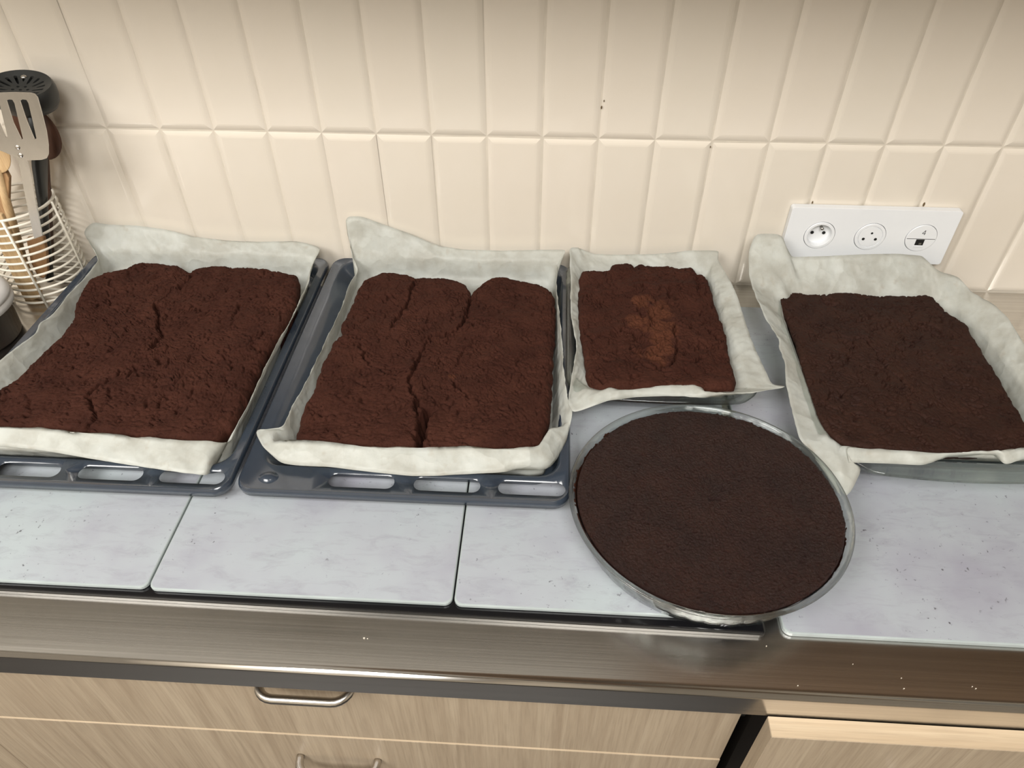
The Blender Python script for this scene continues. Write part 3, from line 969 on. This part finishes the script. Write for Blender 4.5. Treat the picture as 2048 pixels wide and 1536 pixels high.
    me.vertices.foreach_set('co', co.ravel())
    me.loops.add(len(loops))
    me.loops.foreach_set('vertex_index', loops)
    me.polygons.add(len(cnt))
    me.polygons.foreach_set('loop_start', np.r_[0, np.cumsum(cnt)[:-1]].astype(np.int32))
    me.polygons.foreach_set('loop_total', cnt)
    me.update(calc_edges=True)
    a = me.attributes.new('crust', 'FLOAT', 'POINT')
    val = np.zeros(nv)
    for sx, sy, sr in patches:
        dd = np.hypot(co[:, 0] - sx, co[:, 1] - sy) / sr + 0.5 * fbm(co[:, 0], co[:, 1], 55, 3, seed + 21)
        val = np.maximum(val, np.clip((1.05 - dd) * 2.2, 0, 1))
    a.data.foreach_set('value', val.astype(np.float32))
    o = link(name, me, mat)
    tag(o, label, 'cake', group)
    return o


def pts(C, l, z): return [tuple(Z(C, x, y, z))[:2] for x, y in l]


G4 = 'brownie slabs baked in lined tins'
zc = zb + 0.0006
o1 = [(505, 345), (560, 325), (650, 310), (690, 285), (740, 275), (830, 283), (900, 295), (950, 318), (985, 335), (1010, 318), (1060, 298), (1150, 295), (1260, 300), (1370, 312), (1450, 330), (1520, 345), (1535, 375), (1520, 470), (1490, 560), (1430, 650), (1370, 730), (1340, 790), (1300, 880), (1260, 980), (1215, 1080), (1180, 1130), (1120, 1175), (1050, 1190), (800, 1178), (400, 1150), (0, 1125), (-110, 1110), (-150, 1080), (-110, 1010), (-20, 950), (60, 900), (130, 840), (200, 770), (280, 690), (350, 610), (378, 560), (385, 500), (420, 430), (460, 375)]
cr1 = [([(800, 490), (815, 530), (810, 590), (830, 650), (790, 690), (765, 720)], .0022, .011), ([(690, 800), (620, 830), (560, 870), (500, 900), (465, 940), (465, 990), (490, 1050), (480, 1080), (430, 1125)], .0019, .012), ([(1230, 480), (1200, 530), (1190, 560)], .0024, .006),
       ([(850, 940), (800, 980), (820, 1010)], .002, .007), ([(985, 335), (940, 370), (920, 400)], .003, .008), ([(1000, 880), (1080, 830)], .002, .004), ([(690, 800), (700, 850)], .0018, .006), ([(560, 920), (560, 980)], .002, .004), ([(500, 690), (470, 720)], .002, .004), ([(790, 500), (850, 510)], .004, .007)]
cake('brownie_slab', 'largest dark brown brownie slab, cracked, in the leftmost tray', pts(C2, o1, 0.043), zc, 0.051, [(pts(C2, p, 0.05), w, d * 1.3) for p, w, d in cr1], 101, M_CAKE, group=G4, edge=.011, fine=.0013, nfis=220)
o2 = [(700, 380), (750, 345), (800, 330), (870, 330), (930, 340), (975, 362), (1000, 352), (1060, 352), (1120, 352), (1190, 365), (1235, 390), (1258, 430), (1266, 475), (1280, 430), (1330, 385), (1370, 358), (1430, 352), (1530, 365), (1620, 385), (1670, 415), (1690, 450), (1693, 550), (1690, 650), (1682, 730), (1675, 900), (1670, 1000), (1662, 1080), (1645, 1130), (1625, 1200), (1560, 1228), (1200, 1232), (1000, 1228), (700, 1218), (500, 1205), (370, 1195), (360, 1170), (370, 1120), (390, 1060), (410, 1000), (445, 960), (462, 900), (475, 850), (500, 790), (530, 740), (550, 690), (585, 660), (612, 645), (590, 610), (600, 580), (630, 530), (655, 470), (675, 420)]
cr2 = [([(1266, 450), (1245, 490), (1240, 540), (1235, 570)], .0026, .012), ([(1235, 570), (1180, 610), (1130, 635), (1060, 640)], .0018, .008), ([(1060, 640), (1020, 700), (1000, 740), (985, 790), (965, 830), (945, 860), (955, 920), (985, 960), (975, 1020), (1000, 1060)], .0018, .010),
       ([(1050, 1028), (1025, 1060), (1012, 1100), (1000, 1150), (985, 1240)], .0036, .055), ([(975, 365), (950, 430), (920, 500), (875, 560), (860, 600)], .0018, .009), ([(690, 680), (720, 760), (760, 800), (830, 835), (930, 830)], .0017, .007), ([(1170, 880), (1210, 930), (1260, 970)], .0017, .007),
       ([(1290, 650), (1220, 720), (1190, 790)], .0018, .004), ([(600, 640), (680, 632)], .0025, .006), ([(1300, 800), (1360, 770), (1400, 765)], .002, .005), ([(1240, 570), (1300, 590)], .0018, .005), ([(820, 430), (880, 450)], .0016, .005), ([(720, 900), (760, 860)], .002, .004), ([(1040, 1030), (990, 1000), (975, 950)], .0018, .007)]
cake('brownie_slab', 'dark brown brownie slab split at its front edge, in the second tray', pts(C3, o2, 0.043), zc, 0.050, [(pts(C3, p, 0.049), w, d * 1.3) for p, w, d in cr2], 202, M_CAKE, group=G4, edge=.012, fine=.0011, patches=[(*pts(C3, [(1160, 850)], .05)[0], .0045)])
o3 = [(282, 350), (310, 312), (360, 300), (430, 300), (510, 295), (522, 262), (570, 255), (620, 245), (665, 255), (682, 272), (720, 250), (770, 248), (840, 265), (920, 262), (980, 250), (1050, 265), (1110, 280), (1140, 310), (1155, 332), (1190, 337), (1225, 365), (1245, 400), (1255, 450), (1275, 530), (1300, 590), (1330, 680), (1360, 760), (1370, 820), (1385, 900), (1405, 980), (1425, 1060), (1436, 1120), (1420, 1172), (1200, 1180), (900, 1180), (560, 1178), (430, 1172), (362, 1140), (340, 1080), (330, 980), (310, 880), (295, 780), (285, 650), (278, 520), (280, 420)]
cr3 = [([(730, 540), (715, 600), (760, 640)], .0022, .004), ([(800, 630), (840, 670), (920, 690), (1000, 695), (1090, 722), (1105, 690), (1040, 660)], .0018, .006), ([(970, 700), (990, 790), (1020, 840), (1000, 880), (1000, 940)], .0018, .005), ([(600, 740), (680, 740), (710, 790), (780, 805)], .002, .005), ([(655, 850), (700, 890), (775, 880)], .0018, .005),
       ([(730, 950), (770, 1000), (850, 1015), (920, 980), (1000, 950), (1050, 940), (1130, 960), (1210, 920)], .0018, .006), ([(940, 430), (955, 495)], .002, .005), ([(690, 440), (790, 425)], .002, .004), ([(330, 740), (370, 790), (430, 790)], .002, .005), ([(1240, 720), (1290, 770), (1370, 800)], .002, .005), ([(1060, 1010), (1080, 1050)], .002, .004), ([(390, 1040), (470, 1130)], .0018, .004),
       ([(1150, 330), (1160, 420)], .003, .006), ([(480, 960), (520, 960)], .003, .005), ([(680, 1090), (740, 1060)], .0018, .004), ([(1230, 830), (1180, 800), (1180, 860), (1260, 840)], .002, .004)]
pz = pts(C4, [(870, 640), (740, 560), (880, 760), (830, 930), (900, 860), (720, 700)], .05)
cake('brownie_slab', 'smaller brownie slab with a paler crinkled middle, behind the round cake', pts(C4, o3, 0.052), zb3 + .0006, 0.058, [(pts(C4, p, 0.057), w * 1.05, d * 1.6) for p, w, d in cr3], 303, M_CAKE, group=G4, edge=.010, lump=.0050, fine=.0008, N=680, RT=150,
     taper=.020, patches=[(pz[0][0], pz[0][1], .020), (pz[1][0], pz[1][1], .016), (pz[2][0], pz[2][1], .024), (pz[3][0], pz[3][1], .022), (pz[4][0], pz[4][1], .018), (pz[5][0], pz[5][1], .014)], swirl=0.0014)
o4 = [(180, 515), (220, 503), (300, 490), (400, 485), (480, 480), (580, 485), (680, 490), (780, 505), (870, 508), (920, 522), (940, 547), (990, 585), (1000, 605), (1050, 625), (1080, 650), (1110, 700), (1150, 760), (1180, 810), (1220, 870), (1225, 895), (1250, 920), (1290, 990), (1330, 1070), (1363, 1140), (1395, 1210), (1390, 1262), (1280, 1272), (1000, 1272), (640, 1262), (510, 1240), (440, 1195), (400, 1150), (370, 1100), (340, 1010), (300, 870), (270, 750), (230, 640), (200, 570)]
cr4 = [([(600, 720), (650, 770), (700, 840), (770, 900), (830, 970)], .0018, .006), ([(470, 700), (530, 715), (590, 710)], .0018, .005), ([(545, 720), (540, 790), (490, 850)], .0018, .004), ([(700, 840), (710, 920), (690, 960)], .0018, .004), ([(560, 630), (640, 600)], .002, .005), ([(640, 670), (740, 630)], .002, .004), ([(680, 1050), (740, 1090)], .002, .005), ([(440, 1095), (570, 1142)], .002, .003), ([(1100, 1040), (1160, 1100)], .002, .003)]
cake('brownie_slab', 'darkest flat brownie slab in the right glass dish under the sockets', pts(C5, o4, 0.043), zb4 + .0006, 0.048, [(pts(C5, p, 0.048), w, d) for p, w, d in cr4], 404, M_CAKE4, group=G4, edge=.006, fine=.0008, lump=.0025, jitter=.0012, taper=.024)
oc = [(DX + 0.1228 * math.cos(a) * 1.02, DY + 0.1228 * math.sin(a) * .985) for a in np.linspace(0, 2 * math.pi, 180, endpoint=False)]
rnd = cake('round_cake', 'round dark chocolate cake with a rough shiny crust in the flan dish', oc, ZB + .0062, 0.0490, [([(DX + .004, DY - .001), (DX + .012, DY + .001)], .002, .003)], 505, M_CAKE5, edge=.0035, lump=.0010, fine=.0002, crease=.1, grain=.0006, nfis=0, jitter=.0003, taper=.001, N=760, RT=190)

# the cake fills the flared dish: widen it with height
co = np.empty(len(rnd.data.vertices) * 3)
rnd.data.vertices.foreach_get('co', co)
co = co.reshape(-1, 3)
hh = np.clip((co[:, 2] - (ZB + .0062)) / 0.033, 0, 1)
kk = 1 + (0.1336 / 0.1228 - 1) * hh
co[:, 0] = DX + (co[:, 0] - DX) * kk
co[:, 1] = DY + (co[:, 1] - DY) * kk
rnd.data.vertices.foreach_set('co', co.ravel())
rnd.data.update()

# ------------------------------------------------------------------ socket panel
sp = empty('socket_panel', (0.484, 0, 0.096))
tag(sp, 'white triple wall socket panel with two power outlets and a network jack', 'socket')
PT = 0.0105
rs_ = 0.0216
pl = plate(rrect(-0.1165, 0.1165, -0.043, 0.043, 0.004, 5, 4), [circle(x, 0, rs_, 40)[::-1] for x in (-0.0685, 0.0025, 0.0735)], PT, 'cover_plate', M_WHITE, sp, lambda a, b, c: (a, -c, b))
bv = pl.modifiers.new('soft', 'BEVEL')
bv.width, bv.segments, bv.limit_method = 0.0012, 2, 'ANGLE'


def disc_loft(prof, x, name, mat, parent, n=40, cap=True):
    loops = [[Vector((x + r * math.cos(2 * math.pi * k / n), y, r * math.sin(2 * math.pi * k / n))) for k in range(n)] for r, y in prof]
    v, f = loft(loops, False, cap)
    return mesh(name, v, f, mat, parent, smooth=False)


s1 = disc_loft([(0.0210, -0.002), (0.0210, -PT - .0006), (0.0204, -PT - .0011), (0.0172, -PT - .0011), (0.0166, -PT), (0.0160, -0.0030), (0.0155, -0.0022)], -0.0685, 'outlet', M_WHITE, sp)
for dx in (-0.0062, 0.0102):
    disc_loft([(0.0024, -0.0021), (0.0024, -0.0032)], -0.0685 + dx - .002, 'pin_hole', M_PIN, s1, 14)
v, f = tube_mesh([(-0.0665, -0.002, 0.0095), (-0.0665, -0.0095, 0.0095)], 0.0021, 12)
mesh('earth_pin', v, f, M_STEEL2, s1)
s2 = disc_loft([(0.0210, -0.002), (0.0210, -PT - .0006), (0.0204, -PT - .0011), (0.0172, -PT - .0011), (0.0169, -PT + .0004), (0.0162, -PT + .0004), (0.0158, -PT - .0008)], 0.0025, 'outlet', M_WHITE, sp)
for dx, dz, r in ((-0.0085, -0.0035, .0021), (0.0085, -0.0035, .0021), (0.0008, 0.006, .0016)):
    disc_loft([(r, -PT), (r, -PT - .0010)], 0.0025 + dx, 'pin_hole', M_PIN, s2, 14).location.z = dz
s3 = disc_loft([(0.0210, -0.002), (0.0210, -PT - .0006), (0.0204, -PT - .0011)], 0.0735, 'network_outlet', M_WHITE, sp)
box('divider_slot', 0.0735 - .0196, 0.0735 + .0196, -PT - .0013, -PT - .0006, -0.0012, -0.0004, M_PRINT, s3)
jk = box('jack', 0.0735 - .0058, 0.0735 + .0058, -PT - .0014, -PT - .0002, -0.0110, -0.0016, M_PIN, s3)
box('contact', 0.0735 - .0008, 0.0735 + .0030, -PT - .0018, -PT - .0010, -0.0098, -0.0068, M_STEEL2, s3)
box('jack_lip', 0.0735 - .0064, 0.0735 + .0064, -PT - .0020, -PT - .0008, -0.0136, -0.0120, M_WHITE, s3)
bm = bmesh.new()
for a, b in (((0.0012, -.003), (0.0012, .0042)), ((-0.0022, -.0008), (0.0024, -.0008)), ((-0.0022, -.0008), (0.0012, .0042))):
    a, b = Vector((a[0], 0, a[1])), Vector((b[0], 0, b[1]))
    t = (b - a).normalized()
    s = Vector((-t.z, 0, t.x)) * 0.00045
    q = [bm.verts.new(p + Vector((0.0735 + .0008, -PT - .0013, 0.0088))) for p in (a + s, a - s, b - s, b + s)]
    bm.faces.new(q)
from_bm('numeral', bm, M_PRINT, s3)

# ------------------------------------------------------------------ drawer units
ZD = -0.204


def bar_handle(cx, z, y, w, parent, r=0.005, out=0.032):
    pts_ = []
    rr = min(0.018, out * .8)
    for k in range(7):
        a = R(90 * k / 6)
        pts_.append((cx - w / 2 + rr - rr * math.cos(a), y - out + rr - rr * math.sin(a), z))
    pts_ = [(cx - w / 2, y, z)] + pts_
    pts_ += [(2 * cx - p[0], p[1], p[2]) for p in pts_[::-1]]
    return tube('handle', pts_, r, M_STEEL2, parent, 12)


def drawer_front(name, x0, x1, y0, y1, z0, z1, parent):
    o = box(name, x0, x1, y0, y1, z0, z1, M_WOOD, parent, 0.0006, 1)
    bm = bmesh.new()
    bx(bm, x0 + .0004, x1 - .0004, y0 + .0003, y1 - .0003, z1 - .0005, z1 + .0004)
    from_bm('edge_band_lit', bm, M_WOODEDGE_LIT, o)  # top edge band, its catch of light put into the colour
    return o


u = empty('drawer_unit', (0, -0.6, 0))
u.location = (0, 0, 0)
tag(u, 'oak laminate drawer unit in the middle under the worktop with steel bar handles', 'cabinet', 'kitchen base units below the steel worktop')
box('carcass', -0.620, 0.237, -0.60, -0.02, -0.86, -0.0301, M_DARK, u)
d1 = drawer_front('drawer_front', -0.6205, 0.2385, -0.620, -0.602, ZD, -0.0375, u)
bar_handle(-0.1955, -0.067, -0.620, 0.094, d1, 0.0047, 0.022)
d2 = drawer_front('drawer_front', -0.6205, 0.2385, -0.621, -0.602, -0.50, ZD - .0012, u)
bar_handle(-0.195, -0.263, -0.621, 0.092, d2, 0.0047, 0.022)
u = empty('drawer_unit', (0, 0, 0))
tag(u, 'oak laminate cabinet front cut off at the bottom left corner', 'cabinet', 'kitchen base units below the steel worktop')
box('carcass', -1.40, -0.624, -0.60, -0.02, -0.86, -0.0301, M_DARK, u)
drawer_front('drawer_front', -1.40, -0.6235, -0.620, -0.602, ZD, -0.0375, u)
drawer_front('drawer_front', -1.40, -0.6235, -0.620, -0.602, -0.50, ZD - .0012, u)
u = empty('drawer_unit', (0, 0, 0))
tag(u, 'oak laminate drawer at bottom right pulled a little out past the steel lip', 'cabinet', 'kitchen base units below the steel worktop')
box('carcass', 0.262, 1.06, -0.60, -0.02, -0.86, -0.0301, M_DARK, u)
d3 = drawer_front('drawer_front', 0.2455, 1.06, -0.6645, -0.6458, -0.26, -0.0345, u)
bar_handle(0.43, -0.118, -0.6645, 0.096, d3, 0.0047, 0.026)
box('drawer_box', 0.29, 1.03, -0.6458, -0.605, -0.22, -0.06, M_DARK, d3)
# hinge rail in the gap
rl = box('gap_rail', 0.2395, 0.252, -0.606, -0.594, -0.128, -0.120, M_NYLON, u, 0.001)

# ------------------------------------------------------------------ utensil basket
BCX, BCY, BR, BH = -0.7315, -0.0592, 0.0566, 0.143
bk = empty('utensil_basket', (BCX, BCY, 0))
tag(bk, 'white wire utensil basket standing at the left end by the wall', 'basket')


def ring(name, r, z, wire, parent):
    return tube(name, [(r * math.cos(2 * math.pi * k / 48), r * math.sin(2 * math.pi * k / 48), z) for k in range(48)], wire, M_WHITEWIRE, parent, 8, True)


for k in range(13):
    z = 0.009 + k * (BH - 0.009) / 12
    ring('wire_ring', BR, z, 0.0018 if k < 12 else 0.0021, bk)
for a in (-68, 4, 76, 148, 220):
    tube('upright_wire', [((BR + .0022) * math.cos(R(a)), (BR + .0022) * math.sin(R(a)), z) for z in (0.0, BH)], 0.0018, M_WHITEWIRE, bk, 8)
for k in range(5):
    y = -0.04 + k * 0.02
    w = math.sqrt(BR ** 2 - y * y)
    tube('base_wire', [(-w, y, 0.009), (w, y, 0.009)], 0.0014, M_WHITEWIRE, bk, 6)

# slotted steel turner
YT = -0.104
tn = empty('slotted_turner', (BCX, YT, 0.004))
tag(tn, 'stainless steel slotted turner with riveted handle in the wire basket', 'utensil', 'kitchen utensils in the wire basket')


def px2(l, y): return [(p.x, p.z) for p in (at(a, b, 'y', y) for a, b in l)]


def to_root(root, y):
    L = root.location
    return lambda a, b, c: (a - L.x, y - c - L.y, b - L.z)


blade = [(-18, 188), (-6, 185), (30, 184), (62, 185), (70, 187), (76, 194), (84, 222), (94, 262), (98, 290), (98, 308), (94, 316), (84, 319), (58, 320), (40, 317), (22, 309), (6, 302), (-22, 294), (-40, 280), (-44, 240), (-32, 200)]
slots = [[(14, 200), (20, 198), (26, 199), (30, 206), (38, 240), (47, 277), (44, 278), (28, 245)],
         [(41, 201), (46, 198), (54, 199), (58, 206), (66, 240), (74, 276), (70, 278), (54, 240)],
         [(-12, 204), (-7, 199), (-1, 201), (4, 222), (16, 272), (13, 274), (0, 245)]]
plate(px2(blade, YT), [px2(s, YT) for s in slots], 0.0012, 'blade', M_STEEL2, tn, to_root(tn, YT))
hd = [(37, 312), (56, 318), (64, 350), (72, 400), (86, 470), (70, 476), (56, 410), (46, 360)]
plate(px2(hd, YT + .003), [], 0.002, 'handle', M_STEEL2, tn, to_root(tn, YT + .003))
for a, b in ((35, 295), (41, 311)):
    p = at(a, b, 'y', YT - .0014)
    bm = bmesh.new()
    bmesh.ops.create_uvsphere(bm, u_segments=14, v_segments=8, radius=0.0032)
    for q in bm.verts: q.co = Vector((q.co.x + p.x - tn.location.x, q.co.y * 0.5 + p.y - tn.location.y, q.co.z + p.z - tn.location.z))
    from_bm('rivet', bm, M_STEEL2, tn, True)

# black skimmer with radial slots
sk = empty('potato_masher', (BCX, -0.06, 0.004))
tag(sk, 'black nylon masher with round head of radial slots behind the steel turner', 'utensil', 'kitchen utensils in the wire basket')
c0 = at(36, 173, 'y', -0.050)
RX = 0.90 * (at(119, 176, 'y', -0.050) - at(46, 176, 'y', -0.050)).length
ux = Vector((1, 0.05, -0.02)).normalized()
ny = Vector((0.0, -0.31, 0.95)).normalized()
uy = ny.cross(ux).normalized() * -1
if uy.y < 0: uy = -uy
holes = []
for k in range(18):
    a = 2 * math.pi * (k + 0.5) / 18
    r0, r1, hw = RX * (0.34 if k % 2 else 0.46), RX * 0.78, RX * 0.035
    d = Vector((math.cos(a), math.sin(a)))
    s = Vector((-d.y, d.x))
    q = [d * r0, d * (r0 + .004) + s * hw, d * r1 * 0.96 + s * hw * 1.5, d * r1, d * r1 * 0.96 - s * hw * 1.5, d * (r0 + .004) - s * hw]
    holes.append([(p.x, p.y) for p in q][::-1])
for k in range(6):
    a = 2 * math.pi * k / 6
    holes.append(circle(RX * .22 * math.cos(a), RX * .22 * math.sin(a), RX * .05, 10)[::-1])
holes.append(circle(0.0, RX * 0.90 * 0 + RX * 0.62 * 0, RX * 0.05, 12)[::-1])


def sk3(a, b, c):
    dish_ = -0.008 * (1 - (a * a + b * b) / RX ** 2)
    p = c0 + ux * a + uy * b * 0.66 + ny * (c + dish_)
    return p - sk.location


head = plate(circle(0, 0, RX, 56), holes, 0.003, 'head', M_NYLON, sk, sk3)
v, f = loft([[sk3(RX * q * math.cos(2 * math.pi * k / 48), RX * q * math.sin(2 * math.pi * k / 48), z) for k in range(48)] for q, z in ((1.0, 0.003), (1.025, 0.0), (1.03, -0.006), (0.99, -0.014), (0.90, -0.022), (0.78, -0.027), (0.74, -0.024), (0.88, -0.016), (0.985, 0.0))])
mesh('rim', v, f, M_NYLON, sk)
hp = [at(64, 215, 'y', -0.050), at(76, 260, 'y', -0.052), at(80, 325, 'y', -0.054), at(83, 380, 'y', -0.056), at(88, 430, 'y', -0.058), at(94, 500, 'y', -0.062), at(100, 560, 'y', -0.066)]
hp[-1].z = max(hp[-1].z, 0.016)
tube('handle', [p - sk.location for p in hp], [(.010, .006), (.014, .007), (.016, .007), (.011, .006), (.0075, .005), (.008, .005), (.007, .005)], M_NYLON, sk, 14)
p = at(46, 153, 'y', -0.05)
bm = bmesh.new()
bmesh.ops.create_uvsphere(bm, u_segments=12, v_segments=8, radius=0.0042)
pp = sk3(0, RX * .70, .003)
for q in bm.verts: q.co = Vector((q.co.x, q.co.y, q.co.z * .6)) + Vector(pp)
from_bm('hanging_eyelet', bm, M_STEEL2, sk, True)


def spoon(name, label, head_c, rx, rz, foot, y, mat, dish=0.006, th=0.007, hr=0.006):
    """wooden spoon standing in the basket: oval head and a round handle down to foot (pixels)"""
    c = at(*head_c, 'y', y)
    root = empty(name, (c.x, y, 0.004))
    tag(root, label, 'utensil', 'kitchen utensils in the wire basket')
    bm = bmesh.new()
    bmesh.ops.create_uvsphere(bm, u_segments=28, v_segments=16, radius=1)
    for q in bm.verts:
        k = 1 - min(1, q.co.x ** 2 + q.co.z ** 2)
        yy = q.co.y * th / 2 + dish * k
        q.co = Vector((q.co.x * rx, yy, q.co.z * rz + c.z - 0.004))
    from_bm('bowl', bm, mat, root, True)
    p = at(*foot, 'y', y + 0.02)
    p.z = max(p.z, 0.008)
    L = root.location
    a = Vector((c.x, y, c.z - rz * 0.85)) - L
    tube('handle', [a, a.lerp(p - L, .4), p - L], [hr * .8, hr, hr * 1.05], mat, root, 12)
    return root


spoon('wooden_spoon', 'red-brown wooden spoon with round bowl behind the slotted turner', (68, 264), 0.035, 0.040, (100, 520), -0.028, M_SPOON2, 0.002)
spoon('wooden_spoon', 'pale wooden spoon with its thin handle below the turner blade', (-30, 290), 0.030, 0.04, (60, 560), -0.062, M_SPOON)


def flat_tool(name, label, poly, y, th, mat, cat='utensil'):
    P = px2(poly, y)
    root_x = sum(p[0] for p in P) / len(P)
    o = plate(P, [], th, name, mat, None, lambda a, b, c: (a - root_x, y - c, b))
    o.location.x = root_x
    bv = o.modifiers.new('soft', 'BEVEL')
    bv.width, bv.segments, bv.limit_method = min(0.0015, th * .35), 2, 'ANGLE'
    tag(o, label, cat, 'kitchen utensils in the wire basket')
    return o


flat_tool('wooden_spatula', 'broad pale wooden spatula standing low in the wire basket front', [(-14, 420), (8, 425), (30, 470), (62, 540), (86, 580), (84, 592), (62, 598), (52, 594), (34, 560), (8, 500), (-12, 450)], -0.090, 0.006, M_SPOON)
flat_tool('wooden_spatula', 'tan wooden spatula with stubby head in the basket middle', [(57, 472), (92, 470), (98, 500), (100, 540), (92, 552), (80, 548), (66, 520)], -0.075, 0.007, make_wood('tan_wood', srgb(132, 98, 66), srgb(160, 124, 86), (120, 120, 6)))
flat_tool('wooden_spatula', 'wide brown wooden spatula at the left frame edge above the basket', [(-45, 310), (6, 318), (24, 352), (22, 420), (14, 440), (-45, 400)], -0.052, 0.007, make_wood('brown_wood', srgb(146, 110, 74), srgb(176, 140, 100), (120, 120, 6)))
tl = at(48, 320, 'y', -0.072)

# storage tub cut by the left edge of the frame
tb = empty('storage_tub', (-0.766, -0.190, 0))
tag(tb, 'dark round tub with a pale grey lid cut by the left frame edge', 'tub')
v, f = lathe([(0.0, 0.0), (0.050, 0.0), (0.054, 0.004), (0.058, 0.056), (0.060, 0.058), (0.0575, 0.058), (0.052, 0.005), (0.0, 0.004)], 48)
mesh('body', v, f, simple('dark_tub', srgb(40, 32, 27), 0.25), tb)
v, f = lathe([(0.061, 0.050), (0.0645, 0.052), (0.0652, 0.0585), (0.063, 0.061), (0.0625, 0.0625), (0.0645, 0.064), (0.064, 0.068), (0.060, 0.072), (0.054, 0.0735), (0.050, 0.0722), (0.0, 0.0722)], 48)
mesh('lid', v, f, simple('pale_lid', srgb(190, 188, 186), 0.35), tb)

# crumbs on the steel
bm = bmesh.new()
for px, py, s in ((728, 1276, .0016), (735, 1277, .0011), (1533, 1292, .0011), (1596, 1371, .0010), (1803, 1356, .0009), (1808, 1377, .0010), (1706, 1328, .0007), (1952, 1377, .0009), (1945, 1373, .0008)):
    p = at(px, py, 'z', 0.0006)
    r = bmesh.ops.create_icosphere(bm, subdivisions=1, radius=s * 0.7)
    for q in r['verts']:
        q.co = Vector((q.co.x * random.uniform(.7, 1.3), q.co.y * .7, q.co.z * .5)) + p
cb = from_bm('crumbs', bm, simple('pale_crumb', srgb(215, 205, 190), 0.7))
tag(cb, 'tiny pale crumbs scattered along the bare steel front strip', 'crumbs', None, 'stuff')
